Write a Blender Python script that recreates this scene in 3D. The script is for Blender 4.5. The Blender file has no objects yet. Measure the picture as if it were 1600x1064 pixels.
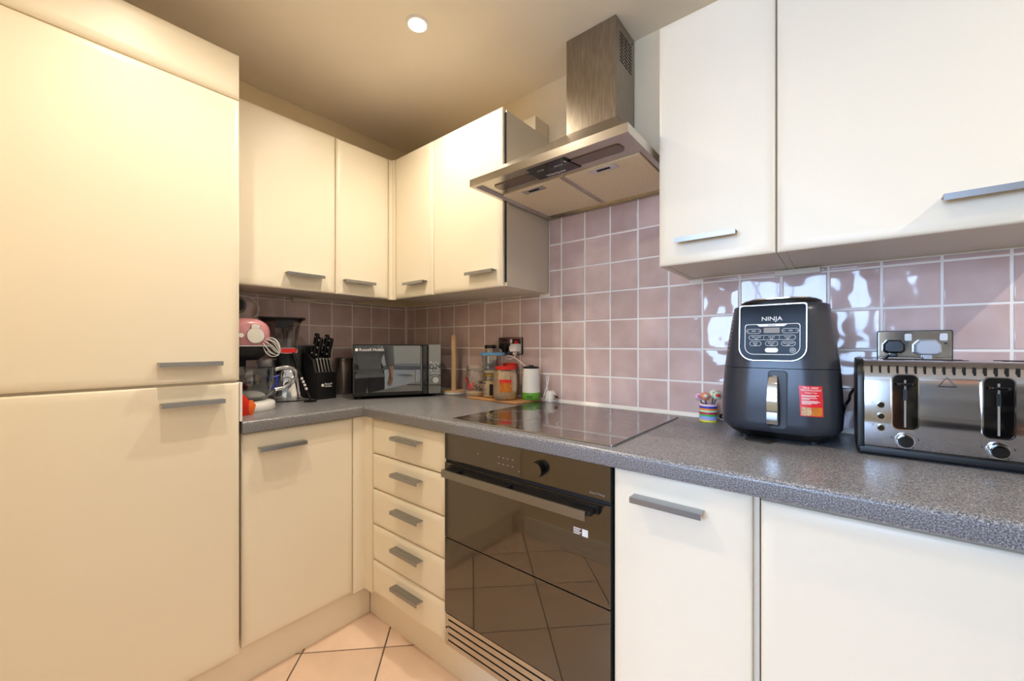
import bpy, bmesh, math, random
from mathutils import Vector, Matrix
random.seed(7)
C = bpy.context.scene.collection
R = math.radians
OZ = 0.90            # all heights below are measured from the tile base line at the worktop, 0.90 m above the floor
WT = OZ - 0.008      # worktop surface
SC = bpy.context.scene

# ------------------------------------------------------------------ camera
cam_d = bpy.data.cameras.new('camera'); cam = bpy.data.objects.new('camera', cam_d); C.objects.link(cam)
cam.location = (2.026, -1.4765, 0.2384 + OZ)
cam.rotation_euler = (R(90), 0, R(39.18))
cam_d.sensor_width = 36.0; cam_d.lens = 36.0 * 626.3 / 1600.0
cam_d.shift_y = 7.84 / 1600.0; cam_d.clip_start = 0.02
SC.camera = cam

# ------------------------------------------------------------------ world, light, exposure
w = bpy.data.worlds.new('world'); SC.world = w; w.use_nodes = True
bg = w.node_tree.nodes['Background']; bg.inputs[0].default_value = (0.72, 0.84, 1.0, 1); bg.inputs[1].default_value = 1.2
SC.view_settings.view_transform = 'Standard'; SC.view_settings.look = 'None'
SC.view_settings.gamma = 1.0; SC.view_settings.use_curve_mapping = False
SC.view_settings.exposure = 0.12
SC.cycles.diffuse_bounces = 8
def area(name, loc, rot, sx, sy, e, col):
    d = bpy.data.lights.new(name, 'AREA'); d.shape = 'RECTANGLE'; d.size = sx; d.size_y = sy; d.energy = e; d.color = col
    o = bpy.data.objects.new(name, d); C.objects.link(o); o.location = loc; o.rotation_euler = rot; return o
DAY = (0.43, 0.64, 1.0)
area('window_daylight', (1.40, -4.24, 1.58), (R(90), 0, 0), 1.70, 1.20, 112, DAY)     # daylight entering the far window
SPOT_COL = (1.0, 0.88, 0.69)
SPOTS = [(0.85, -0.573, 34.0, 150), (0.95, -1.25, 31.0, 136), (1.85, -1.15, 11.0, 140), (3.10, -.80, 50.0, 165)]  # last spot is an added unseen fill that lights the fridge run evenly

# ------------------------------------------------------------------ materials
def lin(c):
    if isinstance(c, str): c = tuple(int(c[i:i+2], 16) / 255 for i in (0, 2, 4))
    return tuple(x / 12.92 if x <= .04045 else ((x + .055) / 1.055) ** 2.4 for x in c) + (1.0,)
M = {}
def mat(name, col, rough=.5, metal=0.0, spec=.5, vary=0.0, scale=8.0, bump=0.0, bscale=60.0, stretch=None, emit=None, coat=0.0):
    m = bpy.data.materials.new(name); m.use_nodes = True; nt = m.node_tree; b = nt.nodes['Principled BSDF']
    b.inputs['Base Color'].default_value = lin(col); b.inputs['Roughness'].default_value = rough
    b.inputs['Metallic'].default_value = metal; b.inputs['Specular IOR Level'].default_value = spec
    b.inputs['Coat Weight'].default_value = coat; b.inputs['Coat Roughness'].default_value = .05
    if emit: b.inputs['Emission Color'].default_value = lin(emit[0]); b.inputs['Emission Strength'].default_value = emit[1]
    tc = nt.nodes.new('ShaderNodeTexCoord')
    mp = nt.nodes.new('ShaderNodeMapping'); nt.links.new(tc.outputs['Object'], mp.inputs[0])
    if stretch: mp.inputs['Scale'].default_value = stretch
    if vary:
        n = nt.nodes.new('ShaderNodeTexNoise'); n.inputs['Scale'].default_value = scale; n.inputs['Detail'].default_value = 4
        nt.links.new(mp.outputs[0], n.inputs['Vector'])
        r = nt.nodes.new('ShaderNodeValToRGB'); c = lin(col)
        r.color_ramp.elements[0].position = .3; r.color_ramp.elements[1].position = .7
        r.color_ramp.elements[0].color = tuple(x * (1 - vary) for x in c[:3]) + (1,)
        r.color_ramp.elements[1].color = tuple(min(1, x * (1 + vary)) for x in c[:3]) + (1,)
        nt.links.new(n.outputs['Fac'], r.inputs[0]); nt.links.new(r.outputs[0], b.inputs['Base Color'])
    if bump:
        n2 = nt.nodes.new('ShaderNodeTexNoise'); n2.inputs['Scale'].default_value = bscale; n2.inputs['Detail'].default_value = 2
        nt.links.new(mp.outputs[0], n2.inputs['Vector'])
        bp = nt.nodes.new('ShaderNodeBump'); bp.inputs['Strength'].default_value = 1.0; bp.inputs['Distance'].default_value = bump
        nt.links.new(n2.outputs['Fac'], bp.inputs['Height']); nt.links.new(bp.outputs[0], b.inputs['Normal'])
    M[name] = m; return m
mat('cream', 'efe6d3', .38, vary=.012, scale=3)
mat('carcass', 'd9d0c0', .35, vary=.02, scale=3)
mat('paint', 'e9dabd', .75, vary=.02, scale=4, bump=.0006, bscale=90)
mat('ceiling_paint', 'f3ebde', .8, vary=.02, scale=3)
mat('white_paint', 'eeeeea', .5, vary=.01)
mat('handle_metal', 'a3a5a9', .32, 1.0)
mat('chrome', 'dfe0e2', .06, 1.0)
mat('steel', '9a9186', .34, 1.0, vary=.22, scale=30, stretch=(12, 12, .6))
mat('steel_h', 'bdb7ae', .25, 1.0, vary=.07, scale=30, stretch=(.6, 8, 8))
mat('toaster_steel', 'c6c6c9', .11, 1.0, vary=.03, scale=12)
mat('black', '111112', .35)
mat('black_matte', '17171a', .6)
mat('black_gloss', '08080a', .06, spec=.8)
mat('dark_gap', '0b0a09', .8)
mat('oven_black', '1c1a18', .28, .6)
mat('oven_handle', '8c8883', .3, .9)
mat('white_plastic', 'eeeeee', .35)
mat('grey_plastic', 'c9cdd4', .35)
mat('red', 'd8222c', .35)
mat('lid_red', 'e02a22', .3)
mat('print_white', 'f2f2f2', .5)
mat('print_grey', '8f8a84', .5)
mat('grout', 'f7f3ef', .7)
mat('silicone', 'f3efe8', .4)
mat('floor_grout', '6d6259', .85)
mat('filter', 'e2d2b6', .45, 0.0, vary=.20, scale=420, bump=.0006, bscale=500)
mat('wood', 'dfbc94', .5, vary=.12, scale=9, stretch=(8, 8, .8))
mat('wood_board', 'c99563', .5, vary=.2, scale=6, stretch=(2, 16, 16))
mat('fryer', '383c45', .30, .15)
mat('panel_black', '090a10', .12, spec=.10)
mat('fryer_dark', '26272b', .3)
mat('silver_trim', 'd5d7da', .2, 1.0)
mat('pink', 'c98a93', .25, coat=.4)
mat('oats', 'c6a783', .9, vary=.35, scale=230, bump=.003, bscale=230)
mat('flour', 'ddc6a0', .9, vary=.12, scale=150)
mat('cookies', '8e6f57', .9, vary=.4, scale=60, bump=.004, bscale=60)
mat('amber', 'c8741c', .5, vary=.25, scale=60)
mat('blue_lid', '5aa0dd', .35)
mat('green', '63a63a', .4)
mat('blue_ribbon', '2743b4', .4)
mat('orange', 'f0702a', .5)
mat('orange_red', 'dd2a18', .45)
mat('gold', 'b59a5c', .35, .8)
mat('brown_canister', '7e716c', .25, .7)
mat('door_wood', 'c9b79a', .5)
mat('dark_sock', '2a1d22', .4)

def glassy(name, tint, fac=.12, rough=.02, gcol=(1, 1, 1, 1)):
    m = bpy.data.materials.new(name); m.use_nodes = True; nt = m.node_tree
    for n in list(nt.nodes): nt.nodes.remove(n)
    o = nt.nodes.new('ShaderNodeOutputMaterial'); mx = nt.nodes.new('ShaderNodeMixShader'); t = nt.nodes.new('ShaderNodeBsdfTransparent')
    g = nt.nodes.new('ShaderNodeBsdfGlossy'); lw = nt.nodes.new('ShaderNodeLayerWeight'); ma = nt.nodes.new('ShaderNodeMath')
    t.inputs[0].default_value = tint; g.inputs['Roughness'].default_value = rough; g.inputs[0].default_value = gcol
    lw.inputs[0].default_value = .35; ma.operation = 'ADD'; ma.inputs[1].default_value = fac; ma.use_clamp = True
    nt.links.new(lw.outputs['Facing'], ma.inputs[0])
    pw = nt.nodes.new('ShaderNodeMath'); pw.operation = 'MULTIPLY'; pw.inputs[1].default_value = .55
    nt.links.new(lw.outputs['Facing'], pw.inputs[0]); nt.links.new(pw.outputs[0], ma.inputs[0])
    nt.links.new(ma.outputs[0], mx.inputs[0]); nt.links.new(t.outputs[0], mx.inputs[1]); nt.links.new(g.outputs[0], mx.inputs[2])
    nt.links.new(mx.outputs[0], o.inputs[0]); M[name] = m
glassy('glass', (.94, .95, .94, 1), .11)
glassy('glass_smoke', (.74, .70, .68, 1), .10)
glassy('glass_bowl', (.72, .74, .76, 1), .08)
glassy('plastic_clear', (.86, .88, .90, 1), .10, .15)
glassy('plastic_bag', (.80, .82, .86, 1), .22, .25)

def mirror_glass(name, base, fac, rough=.02, tint=(1, 1, 1)):
    """dark glass with a strong reflection"""
    m = bpy.data.materials.new(name); m.use_nodes = True; nt = m.node_tree; b = nt.nodes['Principled BSDF']
    b.inputs['Base Color'].default_value = lin(base); b.inputs['Roughness'].default_value = .3
    g = nt.nodes.new('ShaderNodeBsdfGlossy'); g.inputs['Roughness'].default_value = rough; g.inputs[0].default_value = tint + (1,)
    mx = nt.nodes.new('ShaderNodeMixShader'); mx.inputs[0].default_value = fac
    nt.links.new(b.outputs[0], mx.inputs[1]); nt.links.new(g.outputs[0], mx.inputs[2])
    nt.links.new(mx.outputs[0], nt.nodes['Material Output'].inputs[0]); M[name] = m
mirror_glass('oven_glass', '0b0907', .105, .008, (1.0, .92, .80))
mirror_glass('microwave_glass', '070708', .24, .01)
mirror_glass('hob_glass', '0a0a0b', .42, .004)

def worktop_mat():
    m = bpy.data.materials.new('worktop'); m.use_nodes = True; nt = m.node_tree; b = nt.nodes['Principled BSDF']
    tc = nt.nodes.new('ShaderNodeTexCoord')
    n = nt.nodes.new('ShaderNodeTexNoise'); n.inputs['Scale'].default_value = 430; n.inputs['Detail'].default_value = 3
    n.inputs['Roughness'].default_value = .7
    nt.links.new(tc.outputs['Object'], n.inputs['Vector'])
    r = nt.nodes.new('ShaderNodeValToRGB'); e = r.color_ramp.elements
    e[0].position = .34; e[0].color = lin('393a40'); e[1].position = .70; e[1].color = lin('c2c2c7')
    k = e.new(.52); k.color = lin('7a7a7f')
    nt.links.new(n.outputs['Fac'], r.inputs[0]); nt.links.new(r.outputs[0], b.inputs['Base Color'])
    b.inputs['Roughness'].default_value = .30; b.inputs['Specular IOR Level'].default_value = .5
    M['worktop'] = m
worktop_mat()

def tile_mat():
    m = bpy.data.materials.new('wall_tile'); m.use_nodes = True; nt = m.node_tree; b = nt.nodes['Principled BSDF']
    tc = nt.nodes.new('ShaderNodeTexCoord'); oi = nt.nodes.new('ShaderNodeObjectInfo')
    vm = nt.nodes.new('ShaderNodeVectorMath'); vm.operation = 'SCALE'; vm.inputs[0].default_value = (37, 19, 53)
    nt.links.new(oi.outputs['Random'], vm.inputs['Scale'])
    va = nt.nodes.new('ShaderNodeVectorMath'); va.operation = 'ADD'
    nt.links.new(tc.outputs['Object'], va.inputs[0]); nt.links.new(vm.outputs[0], va.inputs[1])
    n = nt.nodes.new('ShaderNodeTexNoise'); n.inputs['Scale'].default_value = 12; n.inputs['Detail'].default_value = 1.0
    nt.links.new(va.outputs[0], n.inputs['Vector'])
    bp = nt.nodes.new('ShaderNodeBump'); bp.inputs['Strength'].default_value = 1; bp.inputs['Distance'].default_value = .0062
    nt.links.new(n.outputs['Fac'], bp.inputs['Height']); nt.links.new(bp.outputs[0], b.inputs['Normal'])
    n2 = nt.nodes.new('ShaderNodeTexNoise'); n2.inputs['Scale'].default_value = 9; n2.inputs['Detail'].default_value = 3
    nt.links.new(va.outputs[0], n2.inputs['Vector'])
    r = nt.nodes.new('ShaderNodeValToRGB'); e = r.color_ramp.elements
    e[0].position = .25; e[0].color = lin('c3a8a5'); e[1].position = .8; e[1].color = lin('dec8c6')
    nt.links.new(n2.outputs['Fac'], r.inputs[0])
    hs = nt.nodes.new('ShaderNodeHueSaturation'); mr = nt.nodes.new('ShaderNodeMapRange')
    mr.inputs['To Min'].default_value = .90; mr.inputs['To Max'].default_value = 1.08
    nt.links.new(oi.outputs['Random'], mr.inputs[0]); nt.links.new(mr.outputs[0], hs.inputs['Value'])
    nt.links.new(r.outputs[0], hs.inputs['Color']); nt.links.new(hs.outputs[0], b.inputs['Base Color'])
    b.inputs['Roughness'].default_value = .07; b.inputs['Specular IOR Level'].default_value = .62
    M['wall_tile'] = m
tile_mat()
mat('floor_tile', 'ecd0bb', .42, vary=.10, scale=5, bump=.0006, bscale=40)

# ------------------------------------------------------------------ mesh helpers
class MB:
    def __init__(s): s.v = []; s.f = []
    def add(s, vs, fs):
        o = len(s.v); s.v += [tuple(p) for p in vs]; s.f += [tuple(i + o for i in f) for f in fs]; return s
    def box(s, x0, x1, y0, y1, z0, z1):
        return s.add([(x0,y0,z0),(x1,y0,z0),(x1,y1,z0),(x0,y1,z0),(x0,y0,z1),(x1,y0,z1),(x1,y1,z1),(x0,y1,z1)],
                     [(0,3,2,1),(4,5,6,7),(0,1,5,4),(1,2,6,5),(2,3,7,6),(3,0,4,7)])
    def loft(s, rings, cap0=True, cap1=True, closed=True):
        n = len(rings[0]); vs = [p for r in rings for p in r]; fs = []
        for i in range(len(rings) - 1):
            for j in range(n if closed else n - 1):
                k = (j + 1) % n; fs.append((i*n+j, i*n+k, (i+1)*n+k, (i+1)*n+j))
        if cap0: fs.append(tuple(reversed(range(n))))
        if cap1: fs.append(tuple((len(rings)-1)*n + j for j in range(n)))
        return s.add(vs, fs)
    def lathe(s, prof, seg=28, c=(0,0,0), cap0=True, cap1=True):
        rings = [[(c[0]+r*math.cos(2*math.pi*j/seg), c[1]+r*math.sin(2*math.pi*j/seg), c[2]+z) for j in range(seg)] for r, z in prof]
        return s.loft(rings, cap0, cap1)
    def disc_y(s, cx, cz, r, y0, y1, seg=24, r2=None):        # cylinder along y, front at y1 (more negative)
        r2 = r if r2 is None else r2
        a = [(cx+r*math.cos(2*math.pi*j/seg), y0, cz+r*math.sin(2*math.pi*j/seg)) for j in range(seg)]
        b = [(cx+r2*math.cos(2*math.pi*j/seg), y1, cz+r2*math.sin(2*math.pi*j/seg)) for j in range(seg)]
        return s.loft([a, b])
    def ring_y(s, cx, cz, r0, r1, y0, y1, seg=28):             # flat annulus with thickness, axis y
        def c(r, y): return [(cx+r*math.cos(2*math.pi*j/seg), y, cz+r*math.sin(2*math.pi*j/seg)) for j in range(seg)]
        return s.loft([c(r1, y0), c(r1, y1), c(r0, y1), c(r0, y0), c(r1, y0)], False, False)
    def prism(s, poly, axis, d0, d1):                          # poly in the other two axes
        def p(q, d): return {'x': (d, q[0], q[1]), 'y': (q[0], d, q[1]), 'z': (q[0], q[1], d)}[axis]
        return s.loft([[p(q, d0) for q in poly], [p(q, d1) for q in poly]])
    def tube(s, pts, r, seg=8, smooth=6):
        P = [Vector(p) for p in pts]
        if smooth and len(P) > 2:
            Q = []
            for i in range(len(P) - 1):
                a, b, c, d = P[max(i-1, 0)], P[i], P[i+1], P[min(i+2, len(P)-1)]
                for k in range(smooth):
                    t = k / smooth
                    Q.append(.5*((2*b)+(c-a)*t+(2*a-5*b+4*c-d)*t*t+(3*b-a-3*c+d)*t**3))
            P = Q + [P[-1]]
        rings = []; up = Vector((0, 0, 1))
        for i, p in enumerate(P):
            d = (P[min(i+1, len(P)-1)] - P[max(i-1, 0)]).normalized()
            if abs(d.dot(up)) > .95: up = Vector((1, 0, 0)) if abs(d.x) < .9 else Vector((0, 1, 0))
            u = d.cross(up).normalized(); v = u.cross(d).normalized(); up = v
            rings.append([tuple(p + u*(r*math.cos(2*math.pi*j/seg)) + v*(r*math.sin(2*math.pi*j/seg))) for j in range(seg)])
        return s.loft(rings)
    def xform(s, mtx, start=0):
        s.v = s.v[:start] + [tuple(mtx @ Vector(p)) for p in s.v[start:]]; return s
    def build(s, name, m, parent=None, bevel=0, bseg=2, smooth=35, loc=(0, 0, 0), rotz=0, rot=None, wn=None):
        me = bpy.data.meshes.new(name); me.from_pydata(s.v, [], s.f); me.update()
        bm = bmesh.new(); bm.from_mesh(me); bmesh.ops.recalc_face_normals(bm, faces=bm.faces)
        if bevel:
            es = [e for e in bm.edges if e.is_manifold and e.calc_face_angle(0) > R(30)]
            bmesh.ops.bevel(bm, geom=es, offset=bevel, segments=bseg, profile=.5, affect='EDGES', clamp_overlap=True)
        bm.to_mesh(me); bm.free()
        if smooth:
            me.polygons.foreach_set('use_smooth', [True] * len(me.polygons)); me.set_sharp_from_angle(angle=R(smooth))
        me.materials.append(M[m] if isinstance(m, str) else m)
        o = bpy.data.objects.new(name, me); C.objects.link(o)
        o.location = loc; o.rotation_euler = rot if rot else (0, 0, rotz)
        if parent: o.parent = parent
        if wn if wn is not None else bool(bevel):
            w_ = o.modifiers.new('weighted_normals', 'WEIGHTED_NORMAL'); w_.keep_sharp = True; w_.weight = 100
        return o
def box(*a): return MB().box(*a)
def rrect(w, h, r, n=5, cx=0, cy=0):                           # rounded rectangle outline, counter-clockwise
    r = min(r, w/2-1e-5, h/2-1e-5); out = []
    for k, (sx, sy) in enumerate([(1, 1), (-1, 1), (-1, -1), (1, -1)]):
        for i in range(n + 1):
            a = math.pi/2*(k + i/n); out.append((cx+sx*(w/2-r)+r*math.cos(a), cy+sy*(h/2-r)+r*math.sin(a)))
    return out
def plate_y(w, h, r, y0, y1, cx=0, cz=0, n=5): return MB().prism(rrect(w, h, r, n, cx, cz), 'y', y0, y1)
def frame_y(w, h, r, t, y0, y1, cx=0, cz=0, n=5):              # rounded rectangular frame of width t
    a = rrect(w, h, r, n, cx, cz); b = rrect(w-2*t, h-2*t, max(r-t, .0005), n, cx, cz)
    P = lambda q, y: [(x, y, z) for x, z in q]
    return MB().loft([P(a, y0), P(a, y1), P(b, y1), P(b, y0), P(a, y0)], False, False)
def thing(name, label, cat, loc=(0, 0, 0), rotz=0, group=None):
    o = bpy.data.objects.new(name, None); C.objects.link(o); o.empty_display_size = .05
    o.location = loc; o.rotation_euler = (0, 0, rotz); return tag(o, label, cat, group)
def tag(o, label, cat, group=None):
    o['label'] = label; o['category'] = cat
    if group: o['group'] = group
    return o
def struct(o): o['kind'] = 'structure'; return o
def text(body, size, m, parent, loc, rot=(R(90), 0, 0), align='CENTER', name='lettering', ext=.0002, sx=1.0):
    cu = bpy.data.curves.new(name, 'FONT'); cu.body = body; cu.size = size; cu.align_x = align; cu.align_y = 'CENTER'; cu.extrude = ext
    cu.resolution_u = 2
    t = bpy.data.objects.new('tmp', cu); C.objects.link(t)
    me = bpy.data.meshes.new_from_object(t); bpy.data.objects.remove(t)
    me.materials.clear(); me.materials.append(M[m])
    o = bpy.data.objects.new(name, me); C.objects.link(o); o.location = loc; o.rotation_euler = rot; o.scale = (sx, 1, 1); o.parent = parent
    return o

# ------------------------------------------------------------------ the setting
CZ = 1.397 + OZ; XR, YF = 3.9, -4.2; PT = 0.1132
floor = struct(box(0, XR, YF, .01, -.05, -.004).build('floor', 'floor_grout', smooth=0))
ceil = struct(box(0, XR, YF, .01, CZ, CZ+.05).build('ceiling', 'ceiling_paint', smooth=0))
wl = struct(box(-.06, -.0035, YF, .06, -.05, CZ+.05).build('wall_left', 'paint', smooth=0))
wb = struct(box(-.06, XR+.06, .0035, .06, -.05, CZ+.05).build('wall_back', 'paint', smooth=0))
struct(box(XR, XR+.06, YF, .0035, -.05, CZ+.05).build('wall_right', 'paint', smooth=0))
f = MB(); WX0, WX1, WZ0, WZ1 = .52, 2.28, .95, 2.20
f.box(-.06, WX0, YF-.08, YF, -.05, CZ+.05).box(WX1, XR+.06, YF-.08, YF, -.05, CZ+.05).box(WX0, WX1, YF-.08, YF, -.05, WZ0).box(WX0, WX1, YF-.08, YF, WZ1, CZ+.05)
struct(f.build('wall_front', 'paint', smooth=0))
struct(box(0, 1.35, -1.72, -1.612, -.004, CZ).build('wall_partition', 'paint', smooth=0))
struct(box(.56, 1.35, -1.612, -1.598, 0, .11).build('baseboard_partition', 'white_paint', bevel=.004))
win = MB()
for x in (WX0, (WX0+WX1)/2-.03, WX1-.06): win.box(x, x+.06, YF-.06, YF-.01, WZ0, WZ1)
for z in (WZ0, WZ1-.06): win.box(WX0, WX1, YF-.055, YF-.015, z, z+.06)
struct(win.build('window_1', 'white_paint', bevel=.004))

# wall tiles: each its own piece
def tile_mesh(w, h, name='tile'):
    e = .0035; rows = [(0, .0035), (.0009, .0012), (e, 0)]
    rings = [[(x, y, z) for x, z in ((i-w/2, i-h/2), (w/2-i, i-h/2), (w/2-i, h/2-i), (i-w/2, h/2-i))] for i, y in rows]
    mb = MB().loft(rings, True, True); o = mb.build(name, 'wall_tile', smooth=50); me = o.data; bpy.data.objects.remove(o); return me
GR = .0042; TM = {}
MB().box(.0, 2.9, .0016, .004, .0+OZ-.01, .468+OZ).box(1.034, 1.618, .0016, .004, .468+OZ, .90+OZ).build('grout', 'grout', wb, smooth=0)
box(-.004, -.0016, -1.02, .0, OZ-.01, .468+OZ).build('grout', 'grout', wl, smooth=0)
def put_tile(parent, a0, a1, z0, z1, axis):
    w, h = a1-a0-GR, z1-z0-GR
    if w < .006 or h < .006: return
    key = (round(w, 4), round(h, 4))
    if key not in TM: TM[key] = tile_mesh(w, h)
    o = bpy.data.objects.new('tile', TM[key]); C.objects.link(o); o.parent = parent
    w_ = o.modifiers.new('weighted_normals', 'WEIGHTED_NORMAL'); w_.keep_sharp = True; w_.weight = 60
    c, z = (a0+a1)/2, (z0+z1)/2 + OZ
    j = R(.5); t = (random.uniform(-j, j), random.uniform(-j*.4, j*.4), random.uniform(-j, j)); d = random.uniform(-.0004, .0004)
    if axis == 'y': o.location = (c, d, z); o.rotation_euler = t
    else: o.location = (-d, c, z); o.rotation_euler = (t[0], t[1], t[2] + R(90))
BX = .0787
for i in range(-1, 24):
    a0, a1 = BX+i*PT, BX+(i+1)*PT
    a0 = max(a0, .003)
    for k in range(8):
        z0, z1 = k*PT, (k+1)*PT
        hood = a1 > 1.03 and a0 < 1.625
        b0, b1 = a0, a1
        if k == 4 and not hood: z1 = .4685
        if k > 4 and not hood: continue
        if k >= 4 and hood: b0, b1 = max(a0, 1.034), min(a1, 1.625)
        put_tile(wb, b0, b1, z0, z1, 'y')
AY = .1216
for i in range(-1, 9):
    y1, y0 = -(AY+i*PT), -(AY+(i+1)*PT)
    y1 = min(y1, -.003)
    if y1 < -1.0: continue
    for k in range(5): put_tile(wl, y0, y1, k*PT, .4685 if k == 4 else (k+1)*PT, 'x')
struct(MB().prism([(0, -.006), (0, .006), (-.006, -.001), (-.008, -.009)], 'x', .0, 2.9).build('trim_1', 'silicone', loc=(0, 0, OZ)))
struct(MB().prism([(0, -.006), (0, .006), (.006, -.001), (.008, -.009)], 'y', -1.02, -.008).build('trim_2', 'silicone', loc=(0, 0, OZ)))

# floor tiles laid on the diagonal
FT = .2985; e = .003
tm = MB().loft([[(x, y, z) for x, y in ((i-FT/2+e, i-FT/2+e), (FT/2-e-i, i-FT/2+e), (FT/2-e-i, FT/2-e-i), (i-FT/2+e, FT/2-e-i))] for i, z in ((0, -.004), (0, -.0015), (.0025, 0))]).build('tile', 'floor_tile', smooth=50)
ftm = tm.data; bpy.data.objects.remove(tm)
for i in range(-14, 15):
    for j in range(-14, 15):
        x = .6958 + ((i+.5)-(j+.5))*FT/math.sqrt(2); y = -.6064 + ((i+.5)+(j+.5))*FT/math.sqrt(2)
        if .20 < x < 2.9 and -1.75 < y < -.30:
            o = bpy.data.objects.new('tile', ftm); C.objects.link(o); o.parent = floor; o.location = (x, y, random.uniform(-.0003, .0003)); o.rotation_euler = (0, 0, R(45))

# ------------------------------------------------------------------ kitchen units
def door_mb(w, h, th=.018, edge=.024, dp=.0075):
    rows = [(0, th), (0, dp+.0028), (.0009, dp+.0006), (edge*.25, dp*.52), (edge*.55, dp*.18), (edge*.85, dp*.02), (edge, 0), (edge+.002, 0)]
    rings = [[(i, y, i), (w-i, y, i), (w-i, y, h-i), (i, y, h-i)] for i, y in rows]
    return MB().loft(rings)
def handle(parent, x0, z, L=.150):
    # aluminium angle: top plate with a grooved surface and a front lip; z = top of the lip
    p = [(-.0005, z-.003), (-.0275, z-.003), (-.0275, z-.0125), (-.030, z-.0125), (-.030, z), (-.0275, z+.0004), (-.022, z-.0003), (-.018, z+.0003), (-.013, z-.0003), (-.0005, z)]
    return MB().prism(p, 'x', x0, x0+L).build('handle', 'handle_metal', parent, smooth=25)
def put_door(root, x0, x1, z0, z1, hx=None, hz=None, name='door', edge=.024, L=.150):
    d = door_mb(x1-x0, z1-z0, edge=edge).build(name, 'cream', root, loc=(x0, 0, z0), smooth=40, wn=True)
    if hx is not None: handle(d, hx-x0, hz-z0, L)
    return d
def carcass(root, x0, x1, z0, z1, depth, y0=.0195, m='carcass'):
    t = .018; mb = MB()
    mb.box(x0, x0+t, y0, depth, z0, z1).box(x1-t, x1, y0, depth, z0, z1)
    mb.box(x0+t, x1-t, y0+.001, depth, z0+.0015, z0+.0015+t).box(x0+t, x1-t, y0, depth, z1-t, z1).box(x0+t, x1-t, depth-.008, depth, z0+t, z1-t)
    return mb.build('carcass', m, root, bevel=.0006, bseg=1)
UB, UT = .469, 1.163     # wall unit bottom and top
def wall_unit(label, origin, rotz, w, hx, gap=.0015, depth=.305, group='cream wall cabinets', top=UT, cw=None, left=0.0):
    r = thing('wall_cabinet', label, 'cabinet', origin, rotz, group)
    carcass(r, left, cw or w, UB+OZ-origin[2], top-.012+OZ-origin[2], depth-.002)
    put_door(r, gap, w-gap, UB+OZ-origin[2]-.001, top+OZ-origin[2], hx, .535+OZ-origin[2])
    return r
Z0 = UB + OZ
AX = .30; BY = -.305
# left run (facing +x): local x runs along world +y
wall_unit('cream wall cabinet beside the tall fridge, widest on the left wall', (AX, -1.024, Z0), R(90), .432, -.804+1.024, depth=.30)
wall_unit('narrow cream wall cabinet next to the inside corner on the left wall', (AX, -.591, Z0), R(90), .270, -.5614+.591, depth=.30, cw=.268)
# corner post between the two runs of wall units
p = MB().prism([(AX, -.320), (AX, -.305), (.317, -.305), (.317, -.287), (AX-.018, -.287), (AX-.018, -.320)], 'z', UB+OZ-.004, UT+OZ-.003).build('corner_post', 'cream', bevel=.0015)
tag(p, 'slim cream corner post joining the wall cabinets', 'corner post')
wall_unit('narrow cream wall cabinet right of the corner post over the microwave', (.318, BY, Z0), 0, .287, .4233-.318)
r = wall_unit('cream wall cabinet with a bare side panel left of the cooker hood', (.606, BY, Z0), 0, .415, .8434-.606, cw=.424)
box(.404, .4125, .0195, .0265, UT-UB-.045, UT-UB-.022).build('hinge_cap', 'white_plastic', r)
box(.4135, .4235, .0185, .0193, .015, UT-UB-.02).build('shadow_gap', 'dark_gap', r)
wall_unit('single cream wall cabinet right of the cooker hood', (1.618, BY, Z0), 0, .288, 1.673-1.618)
wall_unit('wide cream wall cabinet at the far right above the toaster', (1.907, BY, Z0), 0, .50, 2.1856-1.907)
# boxing on top of the cabinet beside the hood
struct(box(.80, 1.030, -.098, -.0005, UT+OZ-.012, 1.213+OZ).build('trim_3', 'paint', bevel=.001))

# tall fridge freezer housing
r = thing('fridge_freezer', 'tall cream built-in fridge freezer with two doors and a top panel', 'fridge', (.535, -1.606, 0), R(90))
W = .577
box(.002, W-.004, .0195, .533, .152, 2.062).build('carcass', 'carcass', r, bevel=.001)
put_door(r, .001, W-.001, 1.030+OZ, 1.172+OZ, name='top_panel')
put_door(r, .001, W-.001, .1265+OZ, 1.0255+OZ, -1.2327+1.606, .190+OZ, name='upper_door')
put_door(r, .001, W-.001, -.757+OZ, .1195+OZ, -1.2272+1.606, .074+OZ, name='lower_door')
box(W+.0008, W+.0075, .0065, .40, WT+.0005, .1195+OZ).build('side_panel', 'white_plastic', r, bevel=.001)

# base units
BB, BT = -.757+OZ, -.052+OZ
r = thing('base_cabinet', 'cream base cabinet between the fridge and the corner', 'cabinet', (.513, -1.019, 0), R(90), 'cream base cabinets')
carcass(r, .001, .388, BB, BT, .51); put_door(r, .0015, .3885, BB, BT-.001, -.9724+1.019, -.104+OZ)
p = MB().prism([(.513, -.6285), (.513, -.580), (.5645, -.580), (.5645, -.562), (.495, -.562), (.495, -.6285)], 'z', BB-.004, BT).build('corner_post', 'cream', bevel=.002)
tag(p, 'cream corner post between base cabinet and drawers under the worktop', 'corner post')
r = thing('drawer_unit', 'narrow cream unit of five drawers left of the oven', 'drawer unit', (.5655, -.58, 0))
carcass(r, .0, .436, BB, BT, .57)
DZ = [-.052, -.1965, -.3385, -.4815, -.6240, -.757]
for k in range(5):
    zt, zb = DZ[k]+OZ, DZ[k+1]+OZ
    put_door(r, .001, .4365, zb+(.0018 if k < 4 else 0), zt-.0018, .7303-.5655, [-.102, -.239, -.3775, -.5185, -.662][k]+OZ, name='drawer', edge=.020, L=.16)
r = thing('base_cabinet', 'cream base cabinet with a handle right of the oven', 'cabinet', (1.6065, -.58, 0), 0, 'cream base cabinets')
carcass(r, .0, .2995, BB, BT, .57); put_door(r, .001, .2885, BB, BT-.002, 1.6601-1.6065, -.103+OZ)
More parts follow.
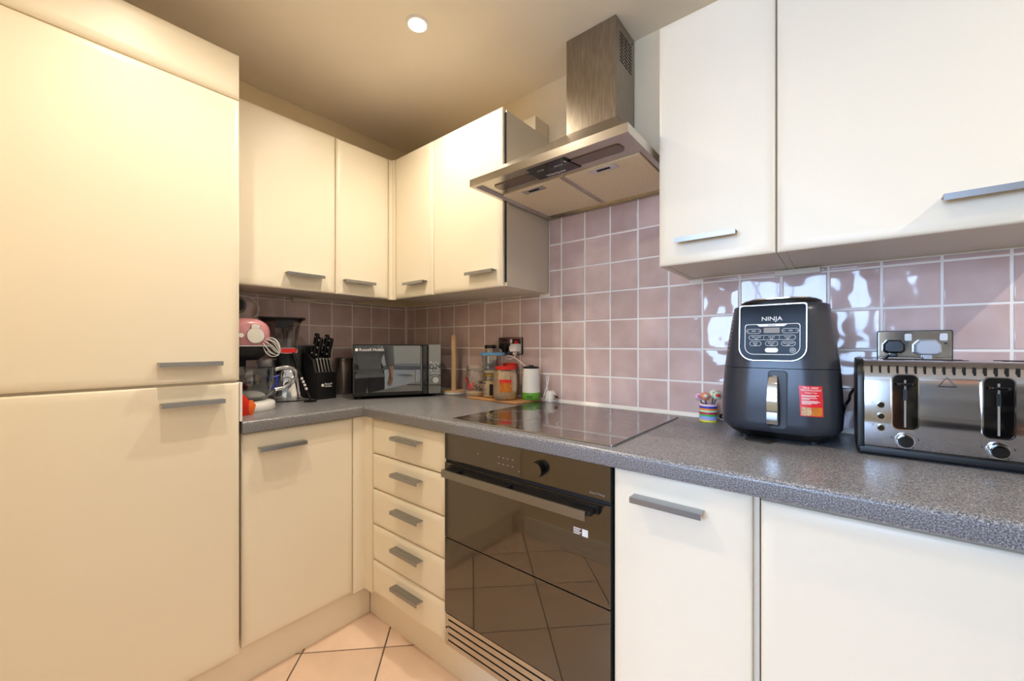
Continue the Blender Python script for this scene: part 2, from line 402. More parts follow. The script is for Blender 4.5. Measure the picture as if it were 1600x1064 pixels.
r = thing('base_cabinet', 'wide cream base cabinet at the right edge below the toaster', 'cabinet', (1.9085, -.58, 0), 0, 'cream base cabinets')
carcass(r, .0, .598, BB, BT, .57); put_door(r, .001, .597, BB, BT-.008)
p = box(.4535, .4715, -1.60, -.5315, .0, BB+.004).build('plinth', 'cream', bevel=.001); tag(p, 'cream plinth under the fridge and corner base cabinet', 'plinth')
pl = MB().box(.4725, 2.9, -.5305, -.5125, .0, BB+.004).build('plinth', 'cream', bevel=.001); tag(pl, 'cream plinth under the drawers and oven', 'plinth')

# worktop, L-shaped
r = thing('worktop', 'speckled grey laminate worktop with a rounded front edge', 'worktop', (0, 0, WT-.0405))
TH = .0405
def nose(dp):                      # (distance from wall, z) profile with a rolled front edge
    pr = [(.0, 0), (dp-.006, 0)]
    for k in range(5): a = -math.pi/2 + math.pi/2*k/4; pr.append((dp-.006+.006*math.cos(a), .006+.006*math.sin(a)))
    for k in range(7): a = math.pi/2*k/6; pr.append((dp-.011+.011*math.cos(a), TH-.011+.011*math.sin(a)))
    pr.append((0, TH)); return pr
MB().prism(nose(.5325), 'y', -1.0222, -.6002).build('left_length', 'worktop', r, smooth=40)
mb = MB().prism([(-d, z) for d, z in nose(.60)], 'x', .5325, 2.9); mb.box(.0, .5325, -.60, .0, 0, TH)
mb.build('right_length', 'worktop', r, smooth=40)

# ------------------------------------------------------------------ oven with vent grille
OX, OW = 1.0045, .597
r = thing('oven', 'black glass built-in oven with wide bar handle', 'oven', (OX, -.58, 0))
box(.002, OW-.002, .021, .55, -.652+OZ, -.053+OZ).build('body', 'black_matte', r)
cp = box(.001, OW-.001, 0, .02, -.1385+OZ, -.0535+OZ).build('control_panel', 'oven_glass', r, bevel=.001)
kn = MB().disc_y(1.392-OX, -.0975+OZ, .0215, 0, -.020, 36, .0205).build('knob', 'oven_black', r)
MB().disc_y(1.392-OX, -.0975+OZ, .0195, -.0201, -.0206, 36).build('knob_face', 'oven_glass', kn)
mb = MB()
for i in range(4):
    for j in range(2):
        mb.add(*(lambda b: (b.v, b.f))(box(1.245-OX+i*.0175-.003, 1.245-OX+i*.0175+.003, -.0004, .0003, -.092+OZ-j*.019-.0012, -.092+OZ-j*.019+.0014)))
mb.box(1.318-OX, 1.324-OX, -.0004, .0003, -.1215+OZ, -.1195+OZ).box(1.158-OX, 1.163-OX, -.0004, .0003, -.0985+OZ, -.0955+OZ)
mb.build('touch_icons', 'print_grey', cp)['kind'] = 'stuff'
text('SmartThings', .0085, 'print_grey', cp, (1.566-OX, -.0004, -.1265+OZ))
d = box(.001, OW-.001, 0, .020, -.3985+OZ, -.150+OZ).build('upper_door', 'oven_glass', r, bevel=.001)
box(.001, OW-.001, 0, .020, -.6505+OZ, -.4015+OZ).build('lower_door', 'oven_glass', r, bevel=.001)
MB().box(.002, OW-.002, .006, .0205, -.152+OZ, -.137+OZ).box(.002, OW-.002, .006, .0205, -.403+OZ, -.397+OZ).build('seam', 'black_matte', r)
# handle: front rail, deep end blocks, middle bracket, rear rail on the door
h = MB(); zt = -.158+OZ
h.box(.036, .552, -.0465, -.040, zt-.024, zt).build('handle', 'oven_handle', r, bevel=.001)
hb = MB().box(.036, .095, -.0405, .001, zt-.012, zt-.001).box(.497, .563, -.0405, .001, zt-.012, zt-.001).box(.277, .300, -.0405, .001, zt-.014, zt-.001).box(.030, .569, -.010, .001, zt-.016, zt+.004)
hb.build('handle_bracket', 'black', r, bevel=.001)
s = box(1.522-OX, 1.553-OX, -.0004, .0003, -.243+OZ, -.224+OZ).build('energy_sticker', 'black', d)
st = MB()
for k in range(4): st.box(1.499-OX, 1.521-OX - (k % 2)*.004, -.0005, .0002, -.2275+OZ-k*.0045, -.2255+OZ-k*.0045)
st.build('sticker_print', 'print_white', d); box(1.524-OX, 1.5405-OX, -.0006, .0002, -.2425+OZ, -.2245+OZ).build('sticker_label', 'print_white', d)
bpy.data.objects.remove(s)
r = thing('vent_grille', 'slotted aluminium vent grille under the oven', 'vent grille', (OX, -.578, 0))
box(.004, OW-.002, .004, .02, -.757+OZ, -.6535+OZ).build('backing', 'dark_gap', r)
za = -.6535+OZ; zz = [0, .0150, .0200, .0375, .0425, .060, .065, .0825, .0875, .1035]
for k in range(5):
    box(.016, OW-.014, -.001, .006, za-zz[2*k+1], za-zz[2*k]).build('slat', 'steel_h', r, bevel=.0012)
for x in (.003, OW-.0145): box(x, x+.0135, -.001, .006, za-.1035, za).build('end_strip', 'steel_h', r, bevel=.0012)
MB().disc_y(.010, za-.045, .003, -.001, -.003, 12).build('screw', 'oven_black', r)

# ------------------------------------------------------------------ hob
r = thing('hob', 'black glass induction hob reflecting the wall tiles', 'hob', (1.315, -.313, WT))
MB().prism(rrect(.575, .515, .006, 3), 'z', .0, .0052).build('glass_plate', 'hob_glass', r, bevel=.0012)
def ann(cx, cy, r0, r1, n=56):
    def c(q, z): return [(cx+q*math.cos(2*math.pi*j/n), cy+q*math.sin(2*math.pi*j/n), z) for j in range(n)]
    return MB().loft([c(r1, .0050), c(r1, .0054), c(r0, .0054), c(r0, .0050), c(r1, .0050)], False, False)
for cx, cy, q in ((.131, -.060, .111), (-.155, -.090, .092), (-.145, .135, .075), (.145, .150, .085)): ann(cx, cy, q-.0009, q+.0009).build('zone_ring', 'print_grey', r)
mb = MB()
for x in (-.235, .215): mb.box(x-.018, x+.018, -.232, -.2305, .005, .0054)
for k in range(6): mb.box(-.05+k*.02, -.046+k*.02, -.222, -.219, .005, .0054)
mb.build('touch_marks', 'print_grey', r)['kind'] = 'stuff'

# ------------------------------------------------------------------ cooker hood
HX0, HX1, HY = 1.0345, 1.607, -.492; HZ0, HZ1 = .787+OZ, .812+OZ; CX0, CX1, CY = 1.222, 1.4228, -.162; CB = 1.040+OZ
r = thing('cooker_hood', 'brushed steel chimney cooker hood over the hob', 'cooker hood', (1.32, 0, HZ0))
def rel(mb): mb.v = [(x-1.32, y, z-HZ0) for x, y, z in mb.v]; return mb
def rect(x0, x1, y0, y1, z): return [(x0, y0, z), (x1, y0, z), (x1, y1, z), (x0, y1, z)]
rel(MB().loft([rect(HX0, HX1, HY, -.001, HZ1-.0005), rect(CX0, CX1, CY, -.001, CB)], False, True)).build('canopy', 'steel_h', r, smooth=20)
t = .014
rel(MB().loft([rect(HX0, HX1, HY, -.001, HZ1), rect(HX0, HX1, HY, -.001, HZ0), rect(HX0+t, HX1-t, HY+t, -.001-t, HZ0), rect(HX0+t+.006, HX1-t-.006, HY+t+.006, -.001-t, HZ0+.010)], False, True)).build('rim', 'steel_h', r, smooth=20)
ch = rel(MB().loft([rect(CX0, CX1, CY, -.001, CB-.001), rect(CX0, CX1, CY, -.001, CZ-.001)])).build('chimney', 'steel', r, bevel=.0012)
mb = MB()
for j in range(3):
    for k in range(9): mb.box(CX1-.001, CX1+.0006, -.128+j*.036, -.098+j*.036, 1.358+OZ-k*.0125-.005, 1.358+OZ-k*.0125)
rel(mb).build('vent_slots', 'dark_gap', ch)['kind'] = 'stuff'
rel(MB().disc_y(0, 0, .003, 0, -.002, 10).xform(Matrix.Translation((CX1, -.022, 1.372+OZ)) @ Matrix.Rotation(R(90), 4, 'Z'))).build('screw', 'oven_black', ch)
zb = HZ0 + .0098
for x0, x1 in ((1.062, 1.308), (1.328, 1.580)):
    fl = rel(box(x0, x1, -.345, -.045, zb-.0045, zb+.004)).build('grease_filter', 'filter', r, bevel=.001)
    q = x0 + (x1-x0)*.50
    rel(box(q-.046, q+.046, -.338, -.304, zb-.0062, zb-.0035)).build('latch', 'silver_trim', fl, bevel=.001)
    rel(box(q-.022, q+.022, -.327, -.315, zb-.0067, zb-.0055)).build('latch_slot', 'dark_gap', fl)
    ql = x0 + (x1-x0)*(.52 if x0 < 1.2 else .46)
    rel(MB().prism(rrect(.165, .048, .016, 5, ql+(-.02 if x0 < 1.2 else .030), -.408), 'z', zb-.003, zb+.002)).build('lamp_cover', 'brown_canister', r, bevel=.001)
rel(box(1.3085, 1.3275, -.345, -.045, zb-.003, zb+.003)).build('filter_divider', 'steel_h', r)
cpn = rel(MB().prism([(1.262, -.470), (1.388, -.470), (1.408, -.378), (1.25, -.378)], 'z', zb-.006, zb+.002)).build('control_panel', 'black_gloss', r, bevel=.0015)
fr = (R(180), 0, 0)
text('Whirlpool', .017, 'print_white', cpn, (1.325-1.32, -.393, zb-HZ0-.0064), fr)
mb = MB()
for k in range(4): mb.box(1.345+k*.008, 1.349+k*.008, -.436, -.432, zb-.0064, zb-.0058)
for k in range(3): mb.box(1.285+k*.009, 1.289+k*.009, -.440, -.436, zb-.0064, zb-.0058)
mb.add([(1.385, -.440, zb-.0063), (1.393, -.440, zb-.0063), (1.389, -.450, zb-.0063)], [(0, 1, 2)])
rel(mb).build('touch_icons', 'print_white', cpn)['kind'] = 'stuff'

# ------------------------------------------------------------------ downlights
for i, (x, y, watt, cone) in enumerate(SPOTS):
    lab = ['round recessed downlight in the ceiling left of the cooker hood', 'round recessed downlight above the fridge side of the room', 'round recessed downlight over the middle of the kitchen',
           'unseen fill downlight added at the far right to brighten the fridge side', 'round recessed downlight at the far right of the room'][i]
    r = thing('downlight', lab, 'ceiling light', (x, y, CZ), 0, 'recessed ceiling downlights')
    MB().lathe([(.030, -.0005), (.030, -.003), (.033, -.006), (.040, -.005), (.042, -.0005), (.030, -.0005)], 32, cap0=False, cap1=False).build('bezel', 'white_plastic', r)
    lens = MB().lathe([(.0295, -.0004), (.0295, -.002), (.02, -.0035)], 32).build('lens', mat('lens_glow_%d' % i, 'ffffff', .5, emit=('fff0dc', 14.0)), r)
    L = bpy.data.lights.new('downlight_lamp', 'SPOT'); L.energy = watt; L.color = SPOT_COL; L.spot_size = R(cone); L.spot_blend = 1.0; L.shadow_soft_size = .015
    lo = bpy.data.objects.new('downlight_lamp', L); C.objects.link(lo); lo.location = (0, 0, -.012); lo.parent = r

# ------------------------------------------------------------------ trunking under the wall units
for x0, x1, lab in ((.545, .642, 'short beige cable trunking under the wall cabinet above the jars'), (1.873, 1.985, 'short beige cable trunking under the cabinets above the air fryer')):
    p = box(x0, x1, -.012, .0, .451+OZ, .468+OZ).build('cable_trunking', 'carcass', bevel=.001); tag(p, lab, 'trunking', 'cable trunking under the cabinets')
p = box(.0, .012, -.657, -.548, .449+OZ, .468+OZ).build('cable_trunking', 'carcass', bevel=.001); tag(p, 'short beige cable trunking on the left wall above the blender', 'trunking', 'cable trunking under the cabinets')

# ================================================================== things on the worktop
def cable(name, pts, r, m, label): return tag(MB().tube(pts, r).build(name, m), label, 'cable')

# ------------------------------------------------------------------ microwave
r = thing('microwave', 'black mirrored microwave oven set across the corner', 'microwave', (.294, -.281, WT), R(60.5))
MW, MD, MH = .400, .300, .252
box(-MW/2, MW/2, -MD/2+.012, MD/2, .012, MH).build('body', 'black', r, bevel=.004)
for sx in (-1, 1):
    for sy in (-1, 1): MB().lathe([(.012, 0), (.013, .012)], 14, (sx*(MW/2-.03), sy*(MD/2-.035), 0)).build('foot', 'black_matte', r)
yf = -MD/2
fx = lambda q: -MW/2 + q*MW
d = box(fx(0), fx(.845), yf, yf+.012, .014, MH).build('door', 'black', r, bevel=.002)
box(fx(.012), fx(.755), yf-.0012, yf+.004, .030, MH-.006).build('window', 'microwave_glass', d, bevel=.0008)
MB().loft([[(fx(.768), yf-.0005, z), (fx(.838), yf-.0005, z), (fx(.83), yf-.012, z), (fx(.776), yf-.012, z)] for z in (.016, MH-.004)]).build('handle', 'black_gloss', d, bevel=.002)
box(fx(.760), fx(.768), yf-.004, yf, .028, MH-.01).build('edge_strip', 'handle_metal', d)
text('Russell Hobbs', .019, 'print_white', d, (fx(.028)+.016, yf-.0016, MH-.025), align='LEFT', ext=.0003)
MB().disc_y(fx(.028)+.0055, MH-.025, .0068, yf-.001, yf-.0018, 20).build('emblem', 'print_white', d)
cp = box(fx(.85), fx(1.0), yf, yf+.012, .014, MH).build('control_panel', 'microwave_glass', r, bevel=.002)
xc = fx(.928)
k = MB().disc_y(xc, .080, .0155, yf, yf-.014, 28, .0145).build('dial', 'silver_trim', r)
MB().ring_y(xc, .080, .021, .0222, yf-.0004, yf+.0002).build('dial_scale', 'print_grey', cp)
for dx, dz in ((-.020, .165), (-.006, .158), (.006, .165), (.015, .157), (-.016, .143), (.0, .146), (.012, .139), (-.020, .128), (-.004, .130), (.010, .128), (.020, .132)):
    MB().ring_y(xc+dx, dz, .0032, .0044, yf-.0004, yf+.0002, 12).build('food_icon', 'print_white', cp)
frame_y(.034, .012, .005, .0009, yf+.0002, yf-.0005, xc, .108).build('defrost_icon', 'print_white', cp)

# ------------------------------------------------------------------ knife block and knives
r = thing('knife_block', 'black slanted knife block full of knives left of the microwave', 'knife block', (.197, -.581, WT), R(92))
KW = .088
body = [(.004, 0), (.004, .116), (.026, .122), (.048, .176), (.062, .182), (.122, .222), (.140, .200), (.128, 0)]
MB().prism(body, 'x', -KW/2, KW/2).build('body', 'black_matte', r, bevel=.002)
box(-KW/2+.001, KW/2-.001, .0, .020, .0005, .121).build('front_plate', 'black', r, bevel=.0015)
text('Russell', .0125, 'print_white', r, (-.012, -.0004, .070), align='LEFT'); text('Hobbs', .0125, 'print_white', r, (-.012, -.0004, .059), align='LEFT')
MB().disc_y(-.022, .0645, .0065, .0003, -.0006, 20).build('emblem', 'print_white', r)
KB = Matrix.Translation((.197, -.581, WT)) @ Matrix.Rotation(R(92), 4, 'Z')
names5 = ['leftmost', 'second from the left', 'middle', 'second from the right', 'rightmost']
for i in range(5):
    x = -.030 + i*.0150
    kn = thing('steak_knife', 'slim steel-backed steak knife in the block front, %s of five' % names5[i], 'knife', KB @ Vector((x, .024, .119)), R(92), 'steak knives in the block front')
    T = Matrix.Rotation(R(-22), 4, 'X')
    box(-.0035, .0035, -.012, -.001, .003, .066).xform(T).build('handle', 'black', kn, bevel=.001)
    box(-.0022, .0022, -.0132, -.0118, .006, .064).xform(T).build('spine', 'handle_metal', kn)
    box(-.0042, .0042, -.0140, .0, .062, .0685).xform(T).build('cap', 'handle_metal', kn, bevel=.001)
    box(-.0042, .0042, -.0135, .0, .000, .004).xform(T).build('bolster', 'handle_metal', kn, bevel=.001)
big = [(-.030, .075, .192, .118, .011, 'tallest black-handled knife at the back left of the block'), (-.018, .060, .185, .105, .010, 'black-handled knife second from the left in the block'),
       (.0035, .088, .200, .085, .008, 'small dark-handled knife in the middle of the block'), (.022, .080, .195, .110, .0105, 'tall black-handled knife right of the middle in the block'),
       (.036, .066, .188, .100, .010, 'black-handled knife at the right end of the block'), (-.040, .110, .215, .030, .010, 'short black handle end at the far back left of the block')]
for x, y, z, L, hw, lab in big:
    kn = thing('kitchen_knife', lab, 'knife', KB @ Vector((x, y, z)), R(92), 'large knives in the block')
    T = Matrix.Rotation(R(14), 4, 'X') @ Matrix.Rotation(R(4), 4, 'Y')
    hw *= 1.25
    prof = [(.80, 0), (1.0, .10), (.85, .45), (.95, .75), (1.1, .90), (.75, 1.0)]
    rings = [[(px, py, -.004+t*L) for px, py in rrect(.0145, 2*hw*q, .005, 3)] for q, t in prof]
    MB().loft(rings).xform(T).build('handle', 'black', kn, smooth=50)
    if L > .05:
        for t in (.18, .50, .84):
            MB().disc_y(0, t*L, .0040, -.0066, -.0088, 12).xform(T @ Matrix.Rotation(R(-90), 4, 'Z')).build('rivet', 'grey_plastic', kn)

# grey steel canister behind
r = thing('canister', 'tall brushed steel canister between knife block and microwave', 'canister', (.060, -.428, WT))
MB().lathe([(.040, 0), (.041, .004), (.041, .166), (.039, .170)], 32).build('body', 'brown_canister', r)
MB().lathe([(.042, .165), (.042, .182), (.038, .185)], 32).build('lid', 'brown_canister', r)
# pale board leaning behind the block
p = box(-.004, .004, -.05, .05, 0, .25).build('chopping_board', 'handle_metal', bevel=.002, loc=(.022, -.615, WT), rot=(0, R(3), 0)); tag(p, 'grey board leaning on the tiles behind the knife block', 'chopping board')

# ------------------------------------------------------------------ blender
r = thing('blender', 'chrome jug blender with smoked jar and red badge', 'blender', (.098, -.712, WT), R(68))
rings = [[(x, y, z) for x, y in rrect(q, q*.92, q*.38, 5)] for q, z in ((.150, .004), (.154, .012), (.150, .030), (.128, .090), (.112, .130), (.100, .142))]
MB().loft(rings).build('base', 'chrome', r, smooth=50)
MB().lathe([(.068, 0), (.070, .005)], 28).build('foot_ring', 'black', r)
JO = -.022
rings = [[(x+JO*(z-.142)/.07, y, z) for x, y in rrect(q, q, q*.35, 5)] for q, z in ((.098, .142), (.090, .165), (.098, .205), (.104, .212))]
MB().loft(rings).build('collar', 'black', r, smooth=50)
rings = [[(x+JO, y, z) for x, y in rrect(q, q, q*.22, 5)] for q, z in ((.104, .212), (.108, .235), (.142, .340), (.152, .362))]
MB().loft(rings, True, False).build('jar', 'glass_smoke', r, smooth=50)
for q in (-.052, .052): box(q+JO-.003, q+JO+.003, -.062, -.059, .235, .33).xform(Matrix.Rotation(R(8), 4, 'X')).build('jar_rib', 'glass_smoke', r)
rings = [[(x+JO, y, z) for x, y in rrect(q, q, q*.2, 5)] for q, z in ((.154, .352), (.162, .360), (.182, .364), (.182, .369), (.120, .371))]
MB().loft(rings).build('lid', 'black', r, smooth=40)
plate_y(.05, .03, .004, -.07, -.074, JO, .338).build('pour_flap', 'black', r)
b = plate_y(.068, .026, .013, -.056, -.066, .004, .224).build('badge', 'silver_trim', r, bevel=.001)
plate_y(.062, .020, .010, -.0655, -.0672, .004, .224).build('badge_face', 'lid_red', b)
MB().disc_y(0, .075, .014, -.060, -.075, 20).build('knob', 'chrome', r)

# ------------------------------------------------------------------ stand mixer with glass bowl
MX, MY = .20, -.922
r = thing('stand_mixer', 'pink stand mixer with black band and chrome hub beside the fridge', 'mixer', (MX, MY, WT), R(90))
# local: front is -y (world +x), x runs along world +y
rings = [[(x, y-.015, z) for x, y in rrect(q, q2, .09, 8)] for q, q2, z in ((.166, .29, .0), (.172, .296, .004), (.172, .296, .026), (.166, .288, .031))]
MB().loft(rings).build('base', 'white_plastic', r, smooth=40)
def egg(z0, z1, hw, y): # head cross-section ring in the x-z plane
    out = []
    for j in range(24):
        a = 2*math.pi*j/24; cx_ = math.cos(a); sz = math.sin(a)
        out.append((hw*math.copysign(abs(cx_)**.75, cx_), y, (z0+z1)/2 + (z1-z0)/2*math.copysign(abs(sz)**.85, sz)))
    return out
rings = [egg(.255, .300, .030, .17), egg(.235, .335, .055, .155), egg(.222, .352, .066, .10), egg(.222, .356, .070, .0), egg(.225, .352, .069, -.07), egg(.235, .344, .062, -.105), egg(.250, .330, .048, -.116)]
MB().loft(rings).build('head', 'pink', r, smooth=60)
rings = [[(x, y+.015, z) for x, y in rrect(q, q2, .06, 6)] for q, q2, z in ((.080, .19, .190), (.118, .24, .205), (.136, .262, .232), (.137, .263, .240), (.128, .255, .243))]
MB().loft(rings).build('lower_band', 'black_matte', r, smooth=40)
box(-.069, .069, -.118, .14, .2415, .2475).build('chrome_strip', 'chrome', r, bevel=.002)
h = MB().disc_y(.007, .284, .032, -.095, -.124, 32, .030).build('hub', 'chrome', r, bevel=.002)
plate_y(.030, .022, .006, -.100, -.123, .007, .316).build('hub_tab', 'chrome', h, bevel=.002)
MB().disc_y(-.040, .284, .009, -.10, -.122, 18).build('speed_knob', 'chrome', r, bevel=.001)
rings = [[(x, y+.11, z) for x, y in rrect(q, q2, .03, 5)] for q, q2, z in ((.10, .09, .028), (.085, .075, .10), (.085, .08, .20), (.10, .10, .235))]
MB().loft(rings).build('column', 'black_matte', r, smooth=50)
r = thing('mixing_bowl', 'clear glass mixing bowl with a handle on the mixer base', 'bowl', (MX+.03, MY, WT+.0315), 0)
MB().lathe([(.045, 0), (.060, .004), (.085, .030), (.094, .075), (.096, .125), (.098, .128), (.094, .128), (.090, .076), (.080, .033), (.056, .008), (.01, .006)], 36, cap1=True).build('bowl', 'glass_bowl', r, smooth=60)
MB().tube([(.02, .100, .118), (.03, .140, .125), (.035, .172, .108), (.03, .172, .075), (.022, .140, .045), (.02, .098, .036)], .0085, 10).build('handle', 'plastic_bag', r, smooth=60)
MB().tube([(.014, .097, .03), (.01, .070, .008), (.01, .05, -.002+.004)], .006, 8).build('handle_root', 'plastic_clear', r, smooth=60)
MB().lathe([(.02, .012), (.07, .025), (.082, .06), (.07, .09), (.03, .1)], 20).build('dark_contents', 'dark_sock', r, smooth=60)
# bag with blue ribbon tucked against the bowl
r = thing('gift_bag', 'clear plastic bag tied with blue ribbon behind the glass bowl', 'bag', (.160, -.822, WT), R(78))
rings = []
for t in range(8):
    z = .035 + t*.022; q = [.03, .036, .04, .040, .036, .028, .030, .036][t]
    rings.append([(q*(1+.12*math.sin(5*a+t))*math.cos(a), .022*(1+.2*math.sin(3*a+2*t))*math.sin(a), z + .004*math.sin(4*a)) for a in [2*math.pi*j/20 for j in range(20)]])
MB().loft(rings).build('bag', 'plastic_bag', r, smooth=60)
MB().tube([(-.055, -.03, .125), (-.02, -.036, .113), (.02, -.036, .114), (.042, -.03, .120)], .0045, 6).build('ribbon', 'blue_ribbon', r)
MB().tube([(-.045, -.032, .112), (-.015, -.037, .088), (.012, -.038, .070), (.02, -.038, .068)], .005, 6).build('ribbon', 'blue_ribbon', r)
MB().tube([(.02, -.038, .069), (.030, -.036, .085), (.034, -.032, .112)], .0055, 6).build('ribbon', 'blue_ribbon', r)
# balloon whisk leaning against the mixer head
r = thing('whisk', 'white wire balloon whisk hanging from the mixer head', 'whisk', (.300, -.892, WT+.272), 0); r.rotation_euler = (R(-118), 0, R(-12))
for k in range(5):
    a = k*math.pi/5; q = .030
    MB().tube([(0, 0, .0), (q*math.cos(a), q*math.sin(a)+.006, .035), (q*.9*math.cos(a), q*.9*math.sin(a)+.016, .066), (0, .022, .084), (-q*.9*math.cos(a), -q*.9*math.sin(a)+.016, .066), (-q*math.cos(a), -q*math.sin(a)+.006, .035), (0, 0, 0)], .0013, 5, 4).build('wire', 'white_plastic', r)
MB().lathe([(.005, -.014), (.006, -.008), (.004, .004)], 12).build('handle', 'white_plastic', r)
# black slotted spoon standing in front of the blender
r = thing('serving_spoon', 'black serving utensil with pale flecks leaning between blender and knife block', 'utensil', (.228, -.672, WT), R(90))
MB().tube([(.0, -.004, .010), (-.012, .01, .05), (-.030, .03, .12), (-.045, .045, .19), (-.05, .05, .215)], .0065, 8).build('handle', 'black', r)
MB().lathe([(.012, 0), (.026, .001), (.027, .005), (.022, .006), (.012, .004)], 22).build('foot', 'black', r)
for x, y, z in ((-.0155, .0075, .058), (-.0195, .013, .074), (-.0235, .0185, .088), (-.0275, .024, .102)): box(x-.004, x+.004, y-.0085, y+.002, z-.005, z+.005).build('fleck', 'white_plastic', r, bevel=.001)
# red and orange silicone mitt by the fridge
p = MB().loft([[(x*s, y*s2, z) for x, y in ((-.006, -.02), (.004, -.022), (.012, 0), (.006, .022), (-.004, .024), (-.012, .002))] for s, s2, z in ((.9, .7, .0005), (1.1, 1.1, .02), (1.2, 1.3, .035), (1.0, .8, .055), (.5, .3, .072))])
r = thing('snack_packet', 'red and orange crinkled packet against the fridge side', 'packet', (.405, -.985, WT)); p.build('red_body', 'orange_red', r, smooth=20)
MB().loft([[(x*s+.004, y*s2+.026, z) for x, y in ((-.006, -.01), (.004, -.01), (.009, 0), (.004, .012), (-.004, .012), (-.009, 0))] for s, s2, z in ((.8, .5, .0005), (1.1, .9, .02), (1.1, 1.2, .034), (.8, .4, .052))]).build('orange_side', 'orange', r, smooth=20)
# cable and wall plug by the mixer
cable('power_cable', [(.006, -.92, .44+OZ), (.016, -.875, .457+OZ), (.016, -.835, .448+OZ), (.016, -.803, .415+OZ), (.016, -.806, .385+OZ), (.016, -.832, .355+OZ), (.014, -.875, .345+OZ), (.012, -.93, .350+OZ)], .0026, 'white_plastic', 'looped white power cable on the tiles above the mixer')
r = thing('wall_socket', 'round dark plug on the tiles behind the mixer', 'socket', (.0005, -.885, .415+OZ), R(90))
MB().disc_y(0, 0, .040, 0, -.006, 32, .038).build('plate', 'print_grey', r); plate_y(.05, .045, .012, -.005, -.03, -.004, .0).build('plug', 'black', r, bevel=.004)

# ------------------------------------------------------------------ kitchen roll stand
r = thing('paper_towel_stand', 'wooden paper towel stand with a tall bare pole', 'towel stand', (.497, -.073, WT))
MB().lathe([(.058, 0), (.062, .003), (.062, .012)], 36).build('base', 'white_plastic', r)
MB().lathe([(.061, .012), (.061, .017), (.059, .019)], 36).build('base_top', 'wood', r)
MB().lathe([(.0135, .019), (.0135, .292), (.011, .299), (.006, .302)], 20).build('pole', 'wood', r)

# ------------------------------------------------------------------ jars on a board
p = MB().prism([(-.155, -.075), (.150, -.082), (.168, .075), (-.145, .080)], 'z', 0, .010).build('serving_board', 'wood_board', bevel=.003, loc=(.838, -.088, WT)); tag(p, 'wooden serving board under the storage jars', 'board')
BZ = WT + .0105
# clip-top jar with scoop
r = thing('clip_top_jar', 'large clip-top glass jar with red scoop on the board', 'jar', (.700, -.120, BZ))
MB().lathe([(.040, 0), (.047, .004), (.051, .02), (.051, .088), (.047, .108), (.042, .116), (.042, .122)], 36, cap1=False).build('glass_body', 'glass', r, smooth=60)
MB().lathe([(.044, .122), (.047, .126), (.047, .138), (.042, .146), (.02, .148)], 36).build('lid', 'glass', r, smooth=50)
MB().lathe([(.0435, .117), (.0455, .119), (.0455, .123), (.0435, .125)], 36, cap0=False, cap1=False).build('seal', 'plastic_clear', r)
MB().tube([(-.046, 0, .114), (0, -.046, .114), (.046, 0, .114), (0, .046, .114), (-.046, 0, .114)], .0016, 6, 8).build('wire_clip', 'chrome', r)
MB().tube([(.0, -.046, .118), (.010, -.053, .095), (.020, -.052, .08), (.030, -.046, .095), (.026, -.040, .118)], .0016, 6).build('wire_clip', 'chrome', r)
MB().lathe([(.037, .003), (.045, .006), (.048, .018), (.04, .022), (.02, .026)], 28).build('powder', 'flour', r, smooth=60)
for x, y, z, q in ((.02, .0, .032, .014), (.014, -.02, .042, .012), (.028, -.016, .050, .012), (.02, .01, .062, .012), (.030, -.004, .07, .010)):
    MB().lathe([(.2*q, -q*.5), (q, -q*.3), (q, q*.3), (.2*q, q*.5)], 12, (x, y, z)).build('biscuit', 'cookies', r)
sc = thing('scoop', 'red plastic scoop inside the clip-top jar', 'scoop', (.690, -.142, BZ+.024))
T = Matrix.Rotation(R(-28), 4, 'Y')
MB().loft([[(q*math.cos(a)+.01, q*.75*math.sin(a), z) for a in [2*math.pi*j/16 for j in range(16)]] for q, z in ((.010, .0), (.019, .006), (.021, .028))], True, False).xform(T).build('cup', 'red', sc, smooth=60)
MB().loft([[(-.004, -.006, z), (.004, -.006, z), (.004, .006, z), (-.004, .006, z)] for z in (.02, .066)]).xform(Matrix.Translation((-.005, 0, 0)) @ Matrix.Rotation(R(-22), 4, 'Y')).build('handle', 'red', sc, bevel=.001)
# measuring jar with brass lid
r = thing('measuring_jar', 'glass jar of pale flour with brass lid under the blue-lidded tub', 'jar', (.791, -.113, BZ))
MB().lathe([(.033, 0), (.037, .004), (.037, .080), (.034, .092), (.033, .098)], 32, cap1=False).build('glass_body', 'glass', r, smooth=60)
MB().lathe([(.033, .002), (.0355, .004), (.0355, .070), (.025, .073)], 32).build('flour', 'flour', r, smooth=60)
MB().lathe([(.034, .095), (.036, .097), (.036, .105), (.033, .107)], 32).build('lid', 'gold', r)
for z in (.018, .034, .064): MB().loft([[(.0378*math.cos(a), .0378*math.sin(a), q) for a in [R(-125+6*j) for j in range(7)]] for q in (z, z+.003)], False, False, closed=False).build('scale_mark', 'blue_ribbon', r)
MB().loft([[(.0378*math.cos(a), .0378*math.sin(a), q) for a in [R(-60+6*j) for j in range(5)]] for q in (.012, .062)], False, False, closed=False).build('label', 'black', r)
